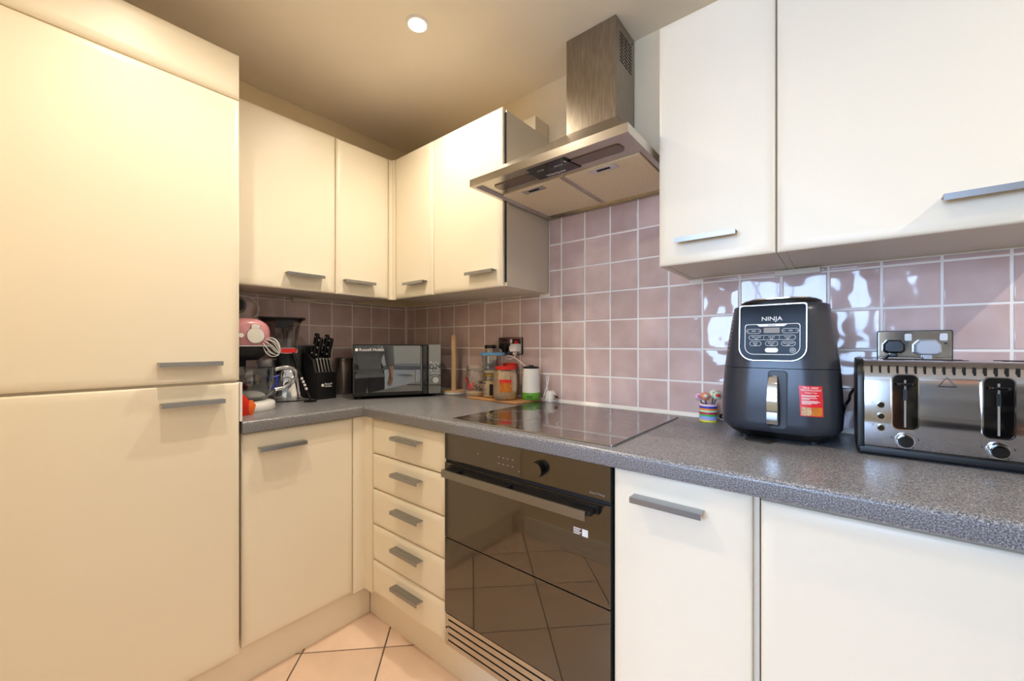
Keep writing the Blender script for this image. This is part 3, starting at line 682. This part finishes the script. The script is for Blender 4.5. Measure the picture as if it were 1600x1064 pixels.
# blue-lidded tub on top
r = thing('plastic_tub', 'clear plastic tub with blue lid stacked on the flour jar', 'tub', (.794, -.104, BZ+.1078), R(30))
rings = [[(x, y, z) for x, y in rrect(q, q*.85, q*.28, 6)] for q, z in ((.080, 0), (.084, .003), (.100, .078), (.105, .080), (.105, .085))]
MB().loft(rings, True, False).build('tub', 'plastic_clear', r, smooth=45)
MB().loft([[(x, y, z) for x, y in rrect(q, q*.85, q*.26, 6)] for q, z in ((.108, .0845), (.110, .087), (.108, .094), (.10, .096))]).build('lid', 'blue_lid', r, smooth=45)
plate_y(.030, .026, .006, -.045, -.049, .012, .076).build('clip', 'plastic_clear', r)
MB().loft([[(x, y, z) for x, y in rrect(q, q*.85, q*.28, 6)] for q, z in ((.076, .003), (.078, .012), (.07, .014))]).build('contents', 'flour', r)
# oat jar with red lid
r = thing('oat_jar', 'glass jar of oats with red lid and amber label', 'jar', (.889, -.128, BZ))
MB().lathe([(.042, 0), (.049, .004), (.0535, .03), (.0545, .07), (.0525, .105), (.045, .128), (.041, .134)], 36, cap1=False).build('glass_body', 'glass', r, smooth=60)
MB().lathe([(.040, .002), (.0475, .005), (.052, .03), (.053, .07), (.051, .104), (.042, .124), (.02, .127)], 36).build('oats', 'oats', r, smooth=60)
MB().lathe([(.043, .131), (.045, .133), (.045, .143), (.042, .1455)], 36).build('lid', 'lid_red', r, smooth=40)
lb = MB().loft([[(q*math.cos(a), q*math.sin(a), z) for a in [R(-78+7*j) for j in range(9)]] for z, q in ((.036, .0544), (.055, .0550), (.076, .0551))], False, False, closed=False).build('label', 'amber', r, smooth=60)
MB().loft([[(q*math.cos(a), q*math.sin(a), z) for a in [R(-78+7*j) for j in range(9)]] for z, q in ((.076, .0552), (.090, .0549))], False, False, closed=False).build('label_band', 'lid_red', lb, smooth=60)
# two small spice jars stacked behind
for i, (z, lab) in enumerate(((0, 'lower small spice jar standing behind the clip-top jar'), (.125, 'upper small glass spice jar with black lid by the wall socket'))):
    r = thing('spice_jar', lab, 'jar', (.714, -.034, BZ+z if i else WT), 0, 'spice jars by the socket')
    hh = .122 if i == 0 else .110
    if i == 1: r.location.z = WT + .1385
    else: hh = .137
    MB().lathe([(.024, 0), (.0265, .003), (.0265, hh-.022), (.024, hh-.014)], 24).build('glass_body', 'glass', r, smooth=60)
    MB().lathe([(.0225, .003), (.0245, .005), (.0245, hh*.55), (.02, hh*.57)], 24).build('spice', 'cookies' if i == 0 else 'brown_canister', r)
    MB().lathe([(.0275, hh-.016), (.0275, hh-.002), (.026, hh)], 24).build('lid', 'black', r)
    if i: MB().lathe([(.0268, .022), (.0268, .058)], 24, cap0=False, cap1=False).build('label', 'silver_trim', r)
r = thing('sauce_jar', 'small jar with terracotta lid behind the oat jar', 'jar', (.842, -.036, WT))
MB().lathe([(.030, 0), (.033, .004), (.033, .135), (.029, .145)], 24).build('glass_body', 'cookies', r, smooth=60); MB().lathe([(.031, .145), (.032, .147), (.032, .163), (.028, .165)], 24).build('lid', 'orange_red', r)
# white mini grinder with green base
r = thing('grinder', 'white mini grinder with green base beside the hob', 'grinder', (.978, -.058, BZ))
MB().lathe([(.038, 0), (.0405, .003), (.0405, .030), (.0395, .032)], 32).build('base', 'green', r, smooth=40)
MB().lathe([(.0392, .032), (.0378, .08), (.0350, .134), (.034, .136)], 32).build('body', 'white_plastic', r, smooth=50)
MB().lathe([(.035, .136), (.035, .141), (.032, .144), (.012, .145), (.010, .150)], 32).build('lid', 'black', r, smooth=40)
for k in range(4): box(-.001, .001, -.0412, -.040, .008, .022).xform(Matrix.Rotation(R(6+9*k), 4, 'Z') @ Matrix.Rotation(R(18), 4, 'Y')).build('air_slot', 'black', r)
cable('power_cable', [(1.036, -.045, WT+.026), (1.052, -.05, WT+.06), (1.062, -.045, WT+.10), (1.052, -.035, WT+.115), (1.042, -.03, WT+.105), (1.045, -.03, WT+.06), (1.052, -.03, WT+.03), (1.060, -.035, WT+.012)], .0024, 'white_plastic', 'white coiled cable at the right of the grinder')
r = thing('loose_plug', 'white unplugged plug lying by the back edge of the hob', 'plug', (1.066, -.033, WT+.0055), R(-20))
MB().loft([[(x, y, z) for x, y in rrect(q, q2, .008, 4)] for q, q2, z in ((.036, .034, 0), (.040, .038, .012), (.036, .034, .038), (.026, .026, .046))]).build('shell', 'white_plastic', r, smooth=45)
for dz in (.012, .026): box(.018, .034, -.003, .003, dz, dz+.004).build('pin', 'gold', r)
box(.018, .036, .006, .010, .018, .026).build('pin', 'black', r)
box(-.010, .010, -.0182, -.016, .012, .022).build('fuse_cover', 'red', r)

# ------------------------------------------------------------------ wall sockets with plugs
def socket(name, label, x0, x1, z0, z1):
    r = thing(name, label, 'socket', ((x0+x1)/2, -.0005, (z0+z1)/2+OZ))
    w_, h_ = x1-x0, z1-z0
    plate_y(w_, h_, .004, 0, -.009).build('back_box', 'black', r, bevel=.001)
    plate_y(w_-.005, h_-.005, .003, -.008, -.0105).build('face_plate', 'chrome', r, bevel=.0006)
    return r, w_, h_
r, w_, h_ = socket('double_socket', 'chrome double wall socket above the toaster', 2.1066, 2.2468, .198, .2775)
for x in (-.010, .054): plate_y(.013, .019, .003, -.010, -.0135, x, .022).build('switch', 'white_plastic', r, bevel=.001)
plate_y(.007, .004, .001, -.010, -.0112, .057, .006).build('indicator', 'black', r)
def plug(label, loc, m, rot=0):
    p = thing('plug', label, 'plug', loc, rot)
    prof = [(-.022, -.012), (-.022, .006), (-.013, .018), (.013, .018), (.022, .006), (.022, -.012), (.015, -.018), (-.015, -.018)]
    MB().loft([[(x*s, y, z*s) for x, z in prof] for s, y in ((1, 0), (1, -.012), (.93, -.022), (.80, -.026))]).build('shell', m, p, bevel=.0015)
    box(-.007, .007, -.018, -.006, -.028, -.017).build('cable_grip', m, p, bevel=.002)
    return p
plug('black plug in the left half of the socket above the toaster', (2.1385, -.0112, .236+OZ), 'black')
plug('pale grey plug in the right half of the socket above the toaster', (2.2005, -.0112, .234+OZ), 'grey_plastic').scale = (1.15, 1, 1.1)
r, w_, h_ = socket('double_socket', 'chrome double wall socket behind the storage jars', .7461, .8897, .1965, .2770)
plate_y(.050, .040, .003, -.010, -.0118, .036, .012).build('switch_panel', 'dark_sock', r)
plate_y(.013, .019, .003, -.0105, -.0140, .010, .022).build('switch', 'white_plastic', r, bevel=.001)
MB().disc_y(.040, .014, .011, -.011, -.0135, 20).build('neon_rocker', 'red', r)
plug('large white adaptor plug in the socket behind the jars', (.862, -.0112, .227+OZ), 'white_plastic').scale = (1.15, 1.3, 1.1)
plug('black plug in the socket behind the jars', (.792, -.0112, .236+OZ), 'black')
cable('power_cable', [(.862, -.028, .197+OZ), (.862, -.030, .186+OZ), (.840, -.034, .175+OZ), (.815, -.034, .178+OZ), (.825, -.034, .190+OZ), (.87, -.036, .180+OZ), (.92, -.042, .155+OZ), (.950, -.045, .135+OZ)], .0024, 'white_plastic', 'white cable running from the socket behind the jars to the grinder')

# ------------------------------------------------------------------ striped pot with decorated sticks
r = thing('striped_pot', 'small pot of stacked rainbow rings left of the air fryer', 'pot', (1.697, -.060, WT))
cols = ['e9e04a', 'b7b6ee', '93bdf2', '56bd5a', 'd32a52', 'c9efc9', 'f2913a', '2a3fbe', 'f4d6e6']
for k, c in enumerate(cols):
    z = k*.0063
    MB().lathe([(.0185, z), (.0262, z), (.0275, z+.0020), (.0275, z+.0043), (.0262, z+.0062), (.0185, z+.0062)], 30, cap0=(k == 0), cap1=False).build('ring_band', mat('band_%d' % k, c, .35), r, smooth=50)
heads = [(-.018, -.002, 'pink_head', 'f0c8dc', 'c77fa6', 'decorated stick with a pink head in the striped pot'), (-.004, -.012, 'orange_head', 'ef9a6a', 'e9e2dc', 'decorated stick with an orange head in the striped pot'),
         (.018, -.008, 'green_head', 'c9e2c2', 'd33a3a', 'decorated stick with a green and red head in the striped pot'), (.010, .006, 'white_head', 'efefe6', '6e9a4a', 'decorated stick with a white and green head at the back of the pot')]
for i, (x, y, n, c1, c2, lab) in enumerate(heads):
    s = thing('decorated_stick', lab, 'stick', (1.697+x*.5, -.060+y*.5, WT+.02), 0, 'decorated sticks in the striped pot')
    zt = .058 + .004*i
    MB().tube([(0, 0, 0), (x*.35, y*.3, .03), (x*.9, y*.6, zt-.008)], .0022, 6).build('stem', mat('stem_%d' % i, '3f5560', .4), s)
    MB().lathe([(.002, -.013), (.011, -.009), (.0145, 0), (.011, .009), (.002, .013)], 18, (x, y*.6, zt)).build('head', mat('head_%d' % i, c1, .35), s, smooth=60)
    MB().lathe([(.002, -.006), (.007, -.003), (.007, .003), (.002, .006)], 12, (x*1.05+.004, y*.6-.010, zt+.002)).build('patch', mat('patch_%d' % i, c2, .35), s, smooth=60)

# ------------------------------------------------------------------ air fryer
AFX, AFY = 1.903, -.149
r = thing('air_fryer', 'dark grey air fryer with control panel and chrome drawer handle', 'air fryer', (AFX, AFY, WT))
def fr_ring(hw, yf_, yb, rad, z, n=7): return [(x, y, z) for x, y in rrect(2*hw, yb-yf_, rad, n, 0, (yf_+yb)/2)]
def lerp(a, b, t): return a + (b-a)*t
def body_at(z):       # half width, front y, back y at height z
    P_ = [(.028, .1235, -.128, .130), (.040, .1315, -.135, .136), (.070, .1335, -.1365, .138), (.130, .1315, -.1355, .138), (.190, .127, -.132, .136), (.250, .120, -.128, .132), (.310, .112, -.123, .126), (.350, .105, -.119, .120)]
    for a, b in zip(P_, P_[1:]):
        if z <= b[0]:
            t = (z-a[0])/(b[0]-a[0]); return tuple(lerp(a[i], b[i], t) for i in (1, 2, 3))
    return P_[-1][1:]
def fyb(z): return body_at(z)[1]
MB().loft([fr_ring(*body_at(z)[:3], .075, z) for z in (.028, .034, .040, .055, .070, .100, .130, .160, .188)]).build('basket_drawer', 'fryer', r, smooth=50)
MB().loft([fr_ring(*body_at(z)[:3], .075, z) for z in (.1895, .21, .25, .28, .31, .335)] + [fr_ring(.106, -.116, .118, .075, .350), fr_ring(.098, -.108, .110, .07, .354)]).build('upper_body', 'fryer', r, smooth=50)
MB().loft([fr_ring(.100, -.100, .105, .06, .0075), fr_ring(.112, -.116, .118, .07, .016), fr_ring(.1225, -.127, .129, .075, .0285)]).build('base', 'black', r, smooth=50)
for sx in (-1, 1):
    for sy in (-1, 1): MB().lathe([(.012, 0), (.012, .0085)], 14, (sx*.075, sy*.075, 0)).build('foot', 'black_matte', r)
MB().loft([fr_ring(.088, -.098, .10, .06, .352), fr_ring(.090, -.100, .10, .06, .362), fr_ring(.080, -.088, .09, .055, .368), fr_ring(.05, -.05, .06, .03, .369)]).build('lid', 'black', r, smooth=40)
MB().loft([fr_ring(.070, -.082, .07, .05, .3675), fr_ring(.070, -.082, .07, .05, .3715), fr_ring(.060, -.072, .06, .045, .3720)]).build('top_vent', 'silver_trim', r, smooth=40)
# sloped control panel: built flat then leaned back with the body front
slope = math.atan2(-fyb(.34)+fyb(.21), .13)     # lean angle
zc = .272
PT_ = Matrix.Translation((-.008, fyb(zc)-.0035, zc)) @ Matrix.Rotation(-(math.atan2(fyb(.34)-fyb(.21), .13)), 4, 'X')
def onp(mb): return mb.xform(PT_)
def panel_outline(w_, h_, r_):
    out = []
    for k, (sx, sy, rr) in enumerate([(1, 1, .006), (-1, 1, .006), (-1, -1, r_), (1, -1, r_)]):
        for i in range(7):
            a = math.pi/2*(k+i/6); out.append((sx*(w_/2-rr)+rr*math.cos(a), sy*(h_/2-rr)+rr*math.sin(a)))
    return out
def pframe(w_, h_, r_, t, y0, y1):
    a = panel_outline(w_, h_, r_); b = panel_outline(w_-2*t, h_-2*t, max(r_-t, .004)); P = lambda q, y: [(x, y, z) for x, z in q]
    return MB().loft([P(a, y0), P(a, y1), P(b, y1), P(b, y0), P(a, y0)], False, False)
UPZ = Matrix.Translation((0, 0, .007))
cp = onp(MB().prism(panel_outline(.140, .140, .030), 'y', .018, -.001).xform(UPZ)).build('control_panel', 'panel_black', r, bevel=.001)
onp(pframe(.146, .145, .034, .0032, .018, -.0035).xform(UPZ)).build('panel_trim', 'silver_trim', r, bevel=.0008)
onp(MB().prism(panel_outline(.124, .112, .022), 'y', .0, -.0022)).build('panel_face', 'panel_black', cp)
onp(pframe(.118, .078, .020, .0014, -.001, -.0027).xform(Matrix.Translation((0, 0, -.010)))).build('panel_outline', 'print_white', cp)
PR = (R(90) - (math.atan2(fyb(.34)-fyb(.21), .13)), 0, 0)
def ptext(b, s, x, z, m='print_white', sx=1.0): return text(b, s, m, cp, tuple(PT_ @ Vector((x, -.0029, z))), PR, sx=sx, ext=.0002)
ptext('NINJA', .0150, .0, .0415, sx=1.1)
onp(MB().prism([(-.034, .0285), (.034, .0285), (.026, .0225), (-.026, .0225)], 'y', -.002, -.0028)).build('max_band', 'print_white', cp)
text('MAX', .0052, 'black', cp, tuple(PT_ @ Vector((0, -.0031, .0255))), PR, sx=1.5)
onp(plate_y(.034, .0135, .001, -.002, -.0027, 0, .0125)).build('display', 'print_grey', cp)
def pill(x, z, w_, h_): onp(frame_y(w_, h_, h_/2, .0007, -.002, -.0027, x, z)).build('button_outline', 'print_white', cp)
pill(-.039, .011, .032, .0115); pill(.039, .011, .035, .0115); pill(0, -.0055, .100, .012); pill(-.035, -.021, .026, .012); pill(0, -.021, .027, .012); pill(.035, -.021, .029, .012)
for tx, x, z, sx in (('TEMP', -.039, .011, 1), ('TIME', .039, .011, 1), ('MAX CRISP', -.033, -.0045, 1), ('AIR FRY', 0, -.0045, 1), ('ROAST', .034, -.0045, 1), ('BAKE', -.035, -.020, 1), ('REHEAT', 0, -.020, 1), ('DEHYDRATE', .035, -.020, .9)):
    ptext(tx, .0042, x, z, sx=sx)
for x in (-.051, .0265): onp(MB().tube([(x-.0025, -.0026, .0122), (x, -.0026, .0098), (x+.0025, -.0026, .0122)], .0004, 4, 0)).build('arrow', 'print_white', cp)
for x in (-.0275, .0520): onp(MB().tube([(x-.0025, -.0026, .0098), (x, -.0026, .0122), (x+.0025, -.0026, .0098)], .0004, 4, 0)).build('arrow', 'print_white', cp)
for x in (-.0165, .0165): onp(box(x-.0003, x+.0003, -.0027, -.002, -.009, -.002)).build('divider', 'print_white', cp)
for x, z in ((-.033, -.0088), (0, -.0088), (.034, -.0088), (-.035, -.0243), (0, -.0243), (.035, -.0243)): onp(box(x-.0035, x+.0035, -.0027, -.002, z-.0005, z+.0005)).build('status_dash', 'print_white', cp)
onp(plate_y(.028, .0115, .0055, -.002, -.0028, 0, -.0375)).build('start_button', 'print_white', cp)
onp(MB().ring_y(.044, -.0375, .0052, .0060, -.002, -.0027, 24)).build('power_button', 'print_white', cp); onp(MB().ring_y(.044, -.0375, .0018, .0026, -.002, -.0027, 16)).build('power_icon', 'print_white', cp)
# drawer handle in a recessed dark surround
hz0, hz1 = .040, .180
hp = [(.0, .004), (-.004, -.004), (-.006, -.020)]
plate_y(.038, .142, .008, fyb(.11)+.012, fyb(.11)-.0018, .005, .1115).build('handle_recess', 'fryer_dark', r, bevel=.001)
frame_y(.041, .145, .009, .0015, fyb(.11)+.01, fyb(.11)-.0026, .005, .1115).build('recess_trim', 'black', r)
hh = []
for z, y, w_ in ((.044, -.137, .0115), (.052, -.158, .0120), (.066, -.1655, .0122), (.105, -.1665, .0118), (.140, -.163, .0110), (.158, -.156, .0102), (.172, -.139, .0095)):
    hh.append([(-w_-.004, y, z), (w_-.004, y, z), (w_-.002, y+.014, z), (-w_-.002, y+.014, z)])
MB().loft(hh).build('handle', 'chrome', r, bevel=.0015, smooth=60)
# red sticker with recipe notes and two food pictures
SR = .0755; SA = math.atan2(.0155, .0734)
def wrap(v, zc_=.113):          # bend a flat sticker (x, -y out, z) round the corner of the body
    hw_, yf_, yb_ = body_at(zc_ + v[2]); a_ = SA + v[0]/SR; q = SR + (-v[1])
    return ((hw_-.075) + q*math.sin(a_), (yf_+.075) - q*math.cos(a_), zc_ + v[2])
def wq(mb): mb.v = [wrap(p_) for p_ in mb.v]; return mb
def grid_y(x0, x1, z0, z1, y, nx=8, nz=6):
    m_ = MB(); vs = [(lerp(x0, x1, i/nx), y, lerp(z0, z1, j/nz)) for j in range(nz+1) for i in range(nx+1)]
    return m_.add(vs, [(j*(nx+1)+i, j*(nx+1)+i+1, (j+1)*(nx+1)+i+1, (j+1)*(nx+1)+i) for j in range(nz) for i in range(nx)])
sk = wq(grid_y(-.023, .023, -.0365, .0365, -.0006)).build('sticker', 'red', r)
for b, s_, z in (('MAX CRISP', .0062, .0315), ('TECHNOLOGY', .0060, .0258), ('Helpful Tips', .0048, .0198)):
    t_ = text(b, s_, 'print_white', sk, (0, 0, 0), (0, 0, 0), ext=0)
    for v_ in t_.data.vertices: v_.co = wrap((v_.co.x, -.0010, v_.co.y + z))
zz = .0135
for L_ in (.034, .028, 0, .030, .016, 0, .032, .036, .030, .018):
    if L_: wq(grid_y(-.019, -.019+L_, zz-.0005, zz+.0006, -.0010, 6, 1)).build('note_line', 'print_white', sk)
    zz -= .0024 if L_ else .0018
wq(grid_y(-.0205, -.0005, -.0345, -.0150, -.0010, 4, 3)).build('fries_picture', 'oats', sk); wq(grid_y(.0005, .0205, -.0345, -.0150, -.0010, 4, 3)).build('chicken_picture', 'amber', sk)
# pale vertical marks on the left flank
for k in range(9):
    z = .318 - k*.0105; hw, yf_, yb = body_at(z)
    box(-.0035 + (k % 3)*.001, .003, -.0006, .0006, z-.0022, z+.0012 + (k % 2)*.0014).xform(Matrix.Translation((-hw+.0095, yf_+.0335, 0)) @ Matrix.Rotation(R(-50), 4, 'Z') @ Matrix.Rotation(R(0), 4, 'X')).build('side_mark', 'print_grey', r)
p = MB().prism(rrect(.060, .050, .012, 4), 'z', 0, .004).build('silicone_pad', 'print_grey', loc=(AFX-.035, AFY-.118, WT), rotz=R(-18)); tag(p, 'dark flat pad under the front foot of the air fryer', 'pad')
M['pad'] = mat('pad', '2c2b28', .6); p.data.materials[0] = M['pad']
cable('power_cable', [(2.032, -.06, WT+.045), (2.040, -.075, WT+.085), (2.048, -.06, WT+.100), (2.054, -.036, WT+.12), (2.09, -.030, WT+.17), (2.13, -.024, .214+OZ)], .0032, 'black', 'black cable arching between air fryer and toaster')
cable('power_cable', [(1.790, -.03, WT+.022), (1.765, -.035, WT+.024), (1.735, -.030, WT+.022), (1.722, -.016, WT+.012), (1.74, -.012, WT+.005), (1.79, -.016, WT+.005)], .0032, 'black', 'black cable end emerging behind the striped pot')

# ------------------------------------------------------------------ toaster
TX0, TY = 2.058, -.267
r = thing('toaster', 'four-slot stainless steel toaster with black ends at the right edge', 'toaster', (TX0, TY, WT))
TL, TD, THt = .405, .215, .213
def tprof(grow=0.0, z0=.018):
    P_ = [(.004-grow, z0)]
    P_.append((.0-grow, .030)); P_.append((-.002-grow, .10)); P_.append((.003-grow, .150))
    for k in range(1, 7): a = R(90*k/6); P_.append((.045-.042*math.cos(a)-grow, .158+(THt-.158)*math.sin(a)+grow))
    for k in range(0, 7): a = R(90*k/6); P_.append((TD-.045+.042*math.sin(a)+grow, .158+(THt-.158)*math.cos(a)+grow))
    P_ += [(TD+grow, .10), (TD-.002+grow, z0)]
    return P_
MB().prism(tprof(), 'x', .012, TL-.012).build('shell', 'toaster_steel', r, smooth=40)
for x0, x1 in ((.0, .0135), (TL-.0135, TL)): MB().prism(tprof(.003, .006), 'x', x0, x1).build('end_cap', 'black', r, bevel=.003, smooth=40)
MB().box(.004, TL-.004, -.004, TD+.002, .005, .0195).build('base', 'black', r, bevel=.003)
for sx in (.04, TL-.04):
    for sy in (.03, TD-.03): MB().lathe([(.012, 0), (.012, .006)], 12, (sx, sy, 0)).build('foot', 'black_matte', r)
n = 26
for k in range(n):
    x = .026 + k*(TL-.052)/(n-1)
    box(x-.0017, x+.0017, .0075, .020, .186, .2015).build('air_slot', 'dark_gap', r)
for x in (.05, .235):
    for y in (.075, .135): box(x, x+.135, y, y+.026, THt-.002, THt+.0008).build('bread_slot', 'dark_gap', r)
for cx_ in (2.137-TX0, 2.268-TX0):
    lv = plate_y(.0400, .118, .010, .012, -.0042, cx_, .124).build('lever_slot', 'black_gloss', r, bevel=.001)
    frame_y(.0432, .1212, .0115, .0020, .004, -.0058, cx_, .124).build('slot_trim', 'chrome', r)
    box(cx_-.0016, cx_+.0016, -.0052, -.003, .070, .172).build('lever_track', 'print_grey', lv)
    box(cx_-.0030, cx_+.0030, -.0056, -.004, .128, .152).build('track_slider', 'black', lv)
    g = MB().loft([[(cx_-.0165, -.004, z), (cx_+.0165, -.004, z), (cx_+.011, -.017, z), (cx_-.011, -.017, z)] for z in (.160, .166)]).build('lever', 'black_gloss', lv, bevel=.0015)
    kn = MB().disc_y(cx_, .0405, .0135, .0, -.016, 32, .0125).build('browning_dial', 'black_gloss', r, bevel=.0015)
    MB().ring_y(cx_, .0405, .0135, .0160, .002, -.0045, 32).build('dial_ring', 'chrome', r)
    for b, dx, dz in (('2', -.021, .004), ('5', .021, .004), ('1', -.013, -.0145), ('6', .013, -.0145)): text(b, .0055, 'black', r, (cx_+dx, -.0022 + (.0012 if dz < 0 else 0), .0405+dz))
for z in (.1145, .0895, .0640):
    b = MB().disc_y(2.099-TX0, z, .0062, .0, -.0065, 20, .0056).build('button', 'black_gloss', r); MB().ring_y(2.099-TX0, z, .0062, .0076, .001, -.0032, 20).build('button_ring', 'chrome', r)
    MB().ring_y(2.085-TX0, z+.006, .0016, .0022, 0, -.0034, 12).build('button_icon', 'print_grey', r)
tri = [(0, .0105), (.0125, -.008), (-.0125, -.008)]
for a, b in zip(tri, tri[1:]+tri[:1]): MB().tube([(2.200-TX0+a[0], .0052-.0105*(a[1] < 0)-.0005, .170+a[1]), (2.200-TX0+b[0], .0052-.0105*(b[1] < 0)-.0005, .170+b[1])], .0005, 4, 0).build('warning_triangle', 'black', r)

# ------------------------------------------------------------------ the run of units at the right end of the room (seen in the microwave door)
r = thing('base_cabinet', 'cream base cabinets on the right wall, seen only mirrored in the microwave door', 'cabinet', (3.30, -.62, 0), R(-90))
box(0, 1.2, .02, .59, .10, .852).build('carcass', 'carcass', r)
for k in range(3): put_door(r, .002+k*.40, .398+k*.40, .145, .848, .06+k*.40, .79)
p = box(3.285, 3.895, -1.84, -.62, .852, .892).build('worktop', 'worktop', bevel=.006); tag(p, 'grey worktop on the right wall, mirrored in the microwave door', 'worktop')

# ------------------------------------------------------------------ person standing behind the viewpoint (mirrored in the microwave door)
mat('skin', 'd9a88c', .55); mat('grey_top', '8b9199', .8, vary=.1, scale=20); mat('dark_trousers', '1b1d26', .85, vary=.1, scale=20); mat('hair', '2b211a', .7); mat('shoe', '1a1a1a', .5)
def skin(name, V, E_, m, parent, root, sub=2):
    ks = list(V); me = bpy.data.meshes.new(name); me.from_pydata([V[k][0] for k in ks], [(ks.index(a), ks.index(b)) for a, b in E_], []); me.update()
    o = bpy.data.objects.new(name, me); C.objects.link(o); o.parent = parent
    o.modifiers.new('skin', 'SKIN'); me.skin_vertices or None
    for i, k in enumerate(ks):
        q = V[k][1]; me.skin_vertices[0].data[i].radius = q if isinstance(q, tuple) else (q, q); me.skin_vertices[0].data[i].use_root = (k == root)
    sb = o.modifiers.new('smooth', 'SUBSURF'); sb.levels = sb.render_levels = sub
    o.modifiers['skin'].use_smooth_shade = True; me.materials.append(M[m]); return o
r = thing('person', 'person in a grey top and dark trousers, seen only mirrored in the microwave door', 'person', (2.46, -1.60, 0), R(219))
V = {'pel': ((0, 0, .95), (.135, .095)), 'waist': ((0, 0, 1.08), (.125, .085)), 'chest': ((0, 0, 1.28), (.15, .10)), 'neckb': ((0, .01, 1.45), (.06, .06)), 'neck': ((0, .0, 1.52), .05),
     'chin': ((0, -.02, 1.58), (.06, .07)), 'face': ((0, -.01, 1.66), (.075, .092)), 'crown': ((0, .005, 1.74), (.06, .075)), 'nose': ((0, -.118, 1.635), .013)}
E_ = [('pel', 'waist'), ('waist', 'chest'), ('chest', 'neckb'), ('neckb', 'neck'), ('neck', 'chin'), ('chin', 'face'), ('face', 'crown'), ('face', 'nose')]
for s_, n_ in ((-1, 'r'), (1, 'l')):
    V.update({n_+'sh': ((s_*.185, 0, 1.40), .058), n_+'el': ((s_*.235, .01, 1.13), .042), n_+'wr': ((s_*.235, -.05, .90), .028), n_+'pa': ((s_*.232, -.065, .84), (.016, .036)),
              n_+'hip': ((s_*.09, 0, .88), .09), n_+'kn': ((s_*.10, -.01, .49), .058), n_+'an': ((s_*.105, .015, .09), .04), n_+'toe': ((s_*.115, -.13, .035), .034)})
    E_ += [('chest', n_+'sh'), (n_+'sh', n_+'el'), (n_+'el', n_+'wr'), (n_+'wr', n_+'pa'), ('pel', n_+'hip'), (n_+'hip', n_+'kn'), (n_+'kn', n_+'an'), (n_+'an', n_+'toe')]
    for k, L_ in enumerate((.075, .085, .08, .062)):
        y = -.097 + k*.022
        V[n_+'f%da' % k] = ((s_*.231, y+.004, .800), .0095); V[n_+'f%db' % k] = ((s_*.224, y, .800-L_*.55), .0088); V[n_+'f%dc' % k] = ((s_*.208, y, .800-L_), .0078)
        E_ += [(n_+'pa', n_+'f%da' % k), (n_+'f%da' % k, n_+'f%db' % k), (n_+'f%db' % k, n_+'f%dc' % k)]
    V[n_+'ta'] = ((s_*.222, -.105, .845), .0105); V[n_+'tb'] = ((s_*.208, -.125, .805), .009); E_ += [(n_+'wr', n_+'ta'), (n_+'ta', n_+'tb')]
body = skin('body', V, E_, 'skin', r, 'pel')
G = lambda k, g: (V[k][0], tuple(x+g for x in V[k][1]) if isinstance(V[k][1], tuple) else V[k][1]+g)
T_ = {k: G(k, .016) for k in ('pel', 'waist', 'chest', 'neckb', 'rsh', 'rel', 'rwr', 'lsh', 'lel', 'lwr')}
T_['hem'] = ((0, 0, .90), (.165, .125)); E_.append(('pel', 'hem'))
skin('top', T_, [e_ for e_ in E_ if e_[0] in T_ and e_[1] in T_], 'grey_top', r, 'pel')
T_ = {k: G(k, .018) for k in ('pel', 'rhip', 'rkn', 'ran', 'lhip', 'lkn', 'lan')}; T_['pel'] = ((0, 0, .95), (.150, .110)); T_['band'] = ((0, 0, 1.03), (.132, .092)); E_.append(('pel', 'band'))
skin('trousers', T_, [e_ for e_ in E_ if e_[0] in T_ and e_[1] in T_], 'dark_trousers', r, 'pel')
for n_ in 'rl':
    sx = V[n_+'an'][0][0]
    MB().loft([[(sx*1.04+x, y-.05, z) for x, y in rrect(q, L_, .04, 5)] for q, L_, z in ((.088, .27, .001), (.094, .28, .02), (.085, .25, .06), (.07, .12, .10))]).build('shoe', 'shoe', r, smooth=60)
MB().lathe([(.02, .098), (.065, .082), (.092, .04), (.098, .0), (.094, -.03)], 24, (0, .022, 1.71)).build('hair', 'hair', r, smooth=60)
for sx in (-1, 1):
    MB().lathe([(.002, -.006), (.0085, 0), (.002, .006)], 10, (sx*.032, -.094, 1.665)).build('eye', 'black', r); MB().lathe([(.004, -.03), (.012, -.01), (.013, .012), (.004, .028)], 10, (sx*.088, .01, 1.65)).build('ear', 'skin', r)
box(-.022, .022, -.101, -.092, 1.588, 1.596).build('mouth', 'lid_red', r, bevel=.002)
